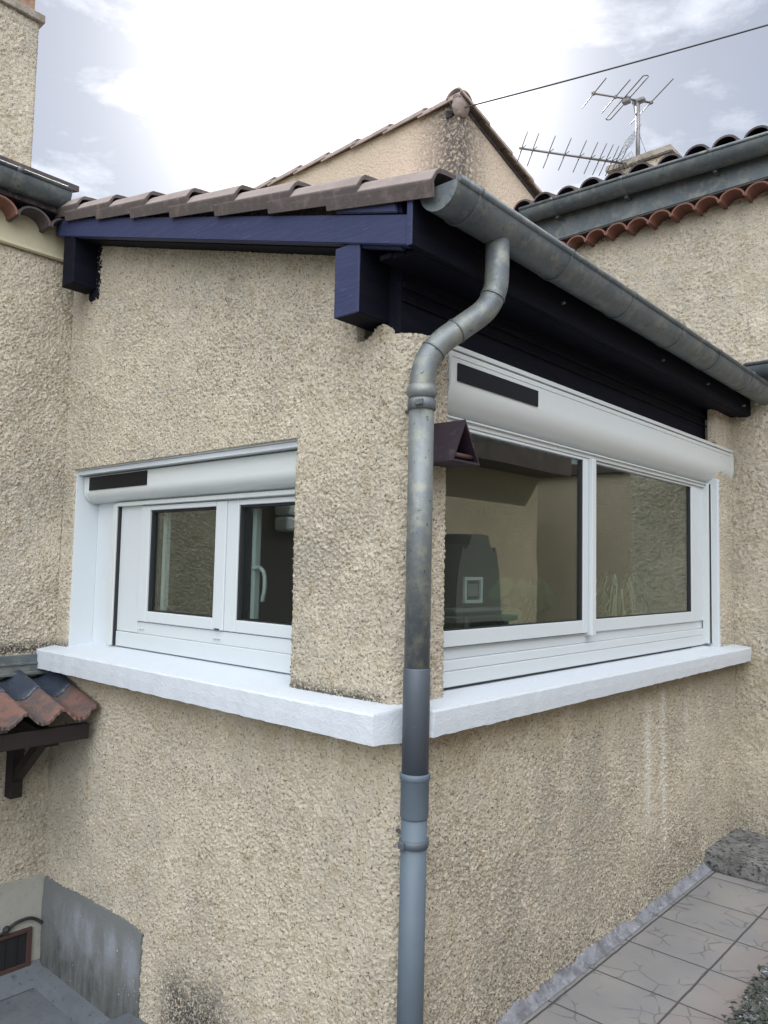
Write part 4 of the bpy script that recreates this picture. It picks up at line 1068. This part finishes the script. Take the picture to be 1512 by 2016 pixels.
# ================================================================ things standing inside the windows
pr_ = thing('potted_plant', 'arching spider plant behind the right pane of the large window', 'plant', (-.40, 2.05, 1.16))
bm = B(); rnd = random.Random(11)
for _ in range(90):
    a_ = rnd.uniform(0, 6.28); L_ = rnd.uniform(.18, .46); h_ = rnd.uniform(.12, .34)
    c = Vector((-.24, 2.02, 1.27)); dxy = Vector((math.cos(a_) * .25, math.sin(a_), 0))
    P = [c + dxy * (L_ * t) + Vector((0, 0, h_ * (1 - (1.9 * t - .95) ** 2) + .02)) for t in [k / 7 for k in range(8)]]
    sd = dxy.cross(Vector((0, 0, 1))).normalized(); prev = None
    for k, p in enumerate(P):
        w2 = .008 * (1 - k / 8.5); cur = (bm.verts.new(p - sd * w2), bm.verts.new(p + sd * w2))
        if prev: bm.faces.new((prev[0], prev[1], cur[1], cur[0]))
        prev = cur
obj('leaves', bm, M['spider_leaf'], pr_)
bm = B(); tube(bm, [(-.35, 2.02, 1.162), (-.35, 2.02, 1.29)], 0, 20, radii=[.065, .09]); obj('pot', bm, M['pot'], pr_)
pb_ = thing('potted_plant', 'dark broad leafed plant behind the left pane of the large window', 'plant', (-.42, 1.28, 1.16))
bm = B()
for _ in range(26):
    c = Vector((-.27 + rnd.uniform(-.06, .06), 1.16 + rnd.uniform(-.22, .20), 1.30 + rnd.uniform(-.04, .27))); a_ = Vector((rnd.uniform(-.3, .3), rnd.uniform(-1, 1), rnd.uniform(-.9, .5))).normalized(); n_ = Vector((1, rnd.uniform(-.5, .5), rnd.uniform(.0, .6))).normalized(); s_ = a_.cross(n_).normalized(); l_ = rnd.uniform(.05, .085)
    o_ = [c + a_ * (l_ * math.cos(2*math.pi*k/10)) + s_ * (l_ * .55 * math.sin(2*math.pi*k/10)) for k in range(10)]
    bm.faces.new([bm.verts.new(v) for v in o_])
    tube(bm, [c, Vector((-.36, 1.18, 1.24))], .003, 5)
obj('leaves', bm, M['rubber_leaf'], pb_)
bm = B(); tube(bm, [(-.36, 1.18, 1.162), (-.36, 1.18, 1.28)], 0, 20, radii=[.06, .08]); obj('pot', bm, M['pot'], pb_)
fr = thing('picture_frame', 'small square white frame standing behind the left pane of the large window', 'frame', (-.34, .80, 1.4))
bm = B()
y0_, y1_, z0_, z1_ = .755, .885, 1.475, 1.585; xx = -.32
box(bm, xx - .012, xx, y0_, y1_, z0_, z0_ + .014, .001); box(bm, xx - .012, xx, y0_, y1_, z1_ - .014, z1_, .001); box(bm, xx - .012, xx, y0_, y0_ + .014, z0_ + .0145, z1_ - .0145, .001); box(bm, xx - .012, xx, y1_ - .014, y1_, z0_ + .0145, z1_ - .0145, .001)
obj('border', bm, M['pvc'], fr)
bm = B(); box(bm, xx - .010, xx - .006, y0_ + .03, y1_ - .03, z0_ + .03, z1_ - .03); obj('picture', bm, M['pot'], fr)
bm = B(); box(bm, xx - .06, xx + .02, .66, 1.06, 1.44, 1.455, .002); box(bm, xx - .04, xx - .03, .80, .83, 1.165, 1.44); tag(obj('small_shelf', bm, M['pot']), 'narrow grey shelf carrying the small white frame inside the large window', 'shelf')
fc = thing('kitchen_tap', 'thin dark gooseneck tap behind the left pane of the small window', 'tap', (-1.53, .38, 1.16))
bm = B(); tube(bm, spline([(-1.56, .38, 1.17), (-1.56, .38, 1.35), (-1.555, .38, 1.50), (-1.53, .38, 1.565), (-1.48, .38, 1.585), (-1.43, .38, 1.56), (-1.41, .38, 1.50)], 6), .007, 10)
obj('spout', bm, M['black'], fc, smooth=True)
bm = B(); tube(bm, [(-1.50, .40, 1.165), (-1.50, .40, 1.40), (-1.50, .40, 1.43)], 0, 16, radii=[.05, .05, .02]); obj('base', bm, M['black'], fc)

# ================================================================ what faces the windows: the sunlit neighbour
op = thing('facing_house', 'sunlit beige roughcast house facing the windows across the garden', 'house', (4.6, 3, 0))
bm = B(); box(bm, 4.6, 9, -3.5, 8.8, -.5, 3.08); obj('wall', bm, M['stucco_far'], op)
bm = B(); prism(bm, [(4.10, 3.082), (4.10, 3.40), (6.8, 4.3), (9.2, 3.45), (9.2, 3.10)], lambda u, v, t: (u, t, v), -3.7, 8.9); obj('roof', bm, M['tile_dark'], op)
sh = thing('garage', 'shaded beige garage wall beyond the garden, mirrored in the large window', 'garage', (6, 12, 0))
bm = B(); box(bm, 3.56, 9, 10.5, 14, -.5, 3.3); obj('wall', bm, M['stucco_far'], sh)
bm = B(); box(bm, 3.46, 9.1, 10.4, 14.1, 3.302, 3.5, .01); obj('roof', bm, M['tile_dark'], sh)
bq = thing('garden_barbecue', 'grey masonry garden barbecue with stepped chimney hood against the facing house', 'barbecue', (4.3, 6.3, 0))
bm = B(); box(bm, 3.95, 4.58, 5.75, 6.95, 0.0, .25, .01); box(bm, 3.95, 4.58, 5.75, 5.88, .252, .95, .01); box(bm, 3.95, 4.58, 6.82, 6.95, .252, .95, .01); box(bm, 3.85, 4.58, 5.65, 7.05, .952, 1.02, .01); box(bm, 4.4, 4.58, 5.88, 6.82, .252, .95)
obj('base', bm, M['cement'], bq)
bm = B()
pr = []
for k in range(33):
    a_ = math.pi * k / 32; c_, s_ = math.cos(a_), math.sin(a_)
    ry = .50 * abs(c_) ** .6 * (1 if c_ > 0 else -1); pr.append((6.35 + ry, 1.022 + 1.05 * s_ ** .9 - (.10 if .25 < abs(c_) < .55 else 0)))
prism(bm, pr, lambda u, v, t: (t, u, v), 4.0, 4.58)
obj('hood', bm, M['cement'], bq)

# on the left house, outside the frame but mirrored in the small window
wb = thing('wall_box', 'white plastic box on the left house wall, mirrored in the small window', 'wall box', (-2.30, -1.4, 1.85))
bm = B(); box(bm, -2.335, -2.20, -1.62, -1.12, 1.84, 1.935, .02); box(bm, -2.335, -2.19, -1.62, -1.12, 1.942, 2.05, .02); obj('casing', bm, M['pvc'], wb)
ws = thing('window_shutter', 'dark brown closed shutter on the left house wall, mirrored in the small window', 'shutter', (-2.34, -1.6, 1.2))
bm = B(); box(bm, -2.352, -2.337, -2.6, -.86, 1.16, 2.6, .004); obj('panel', bm, M['nest'], ws)
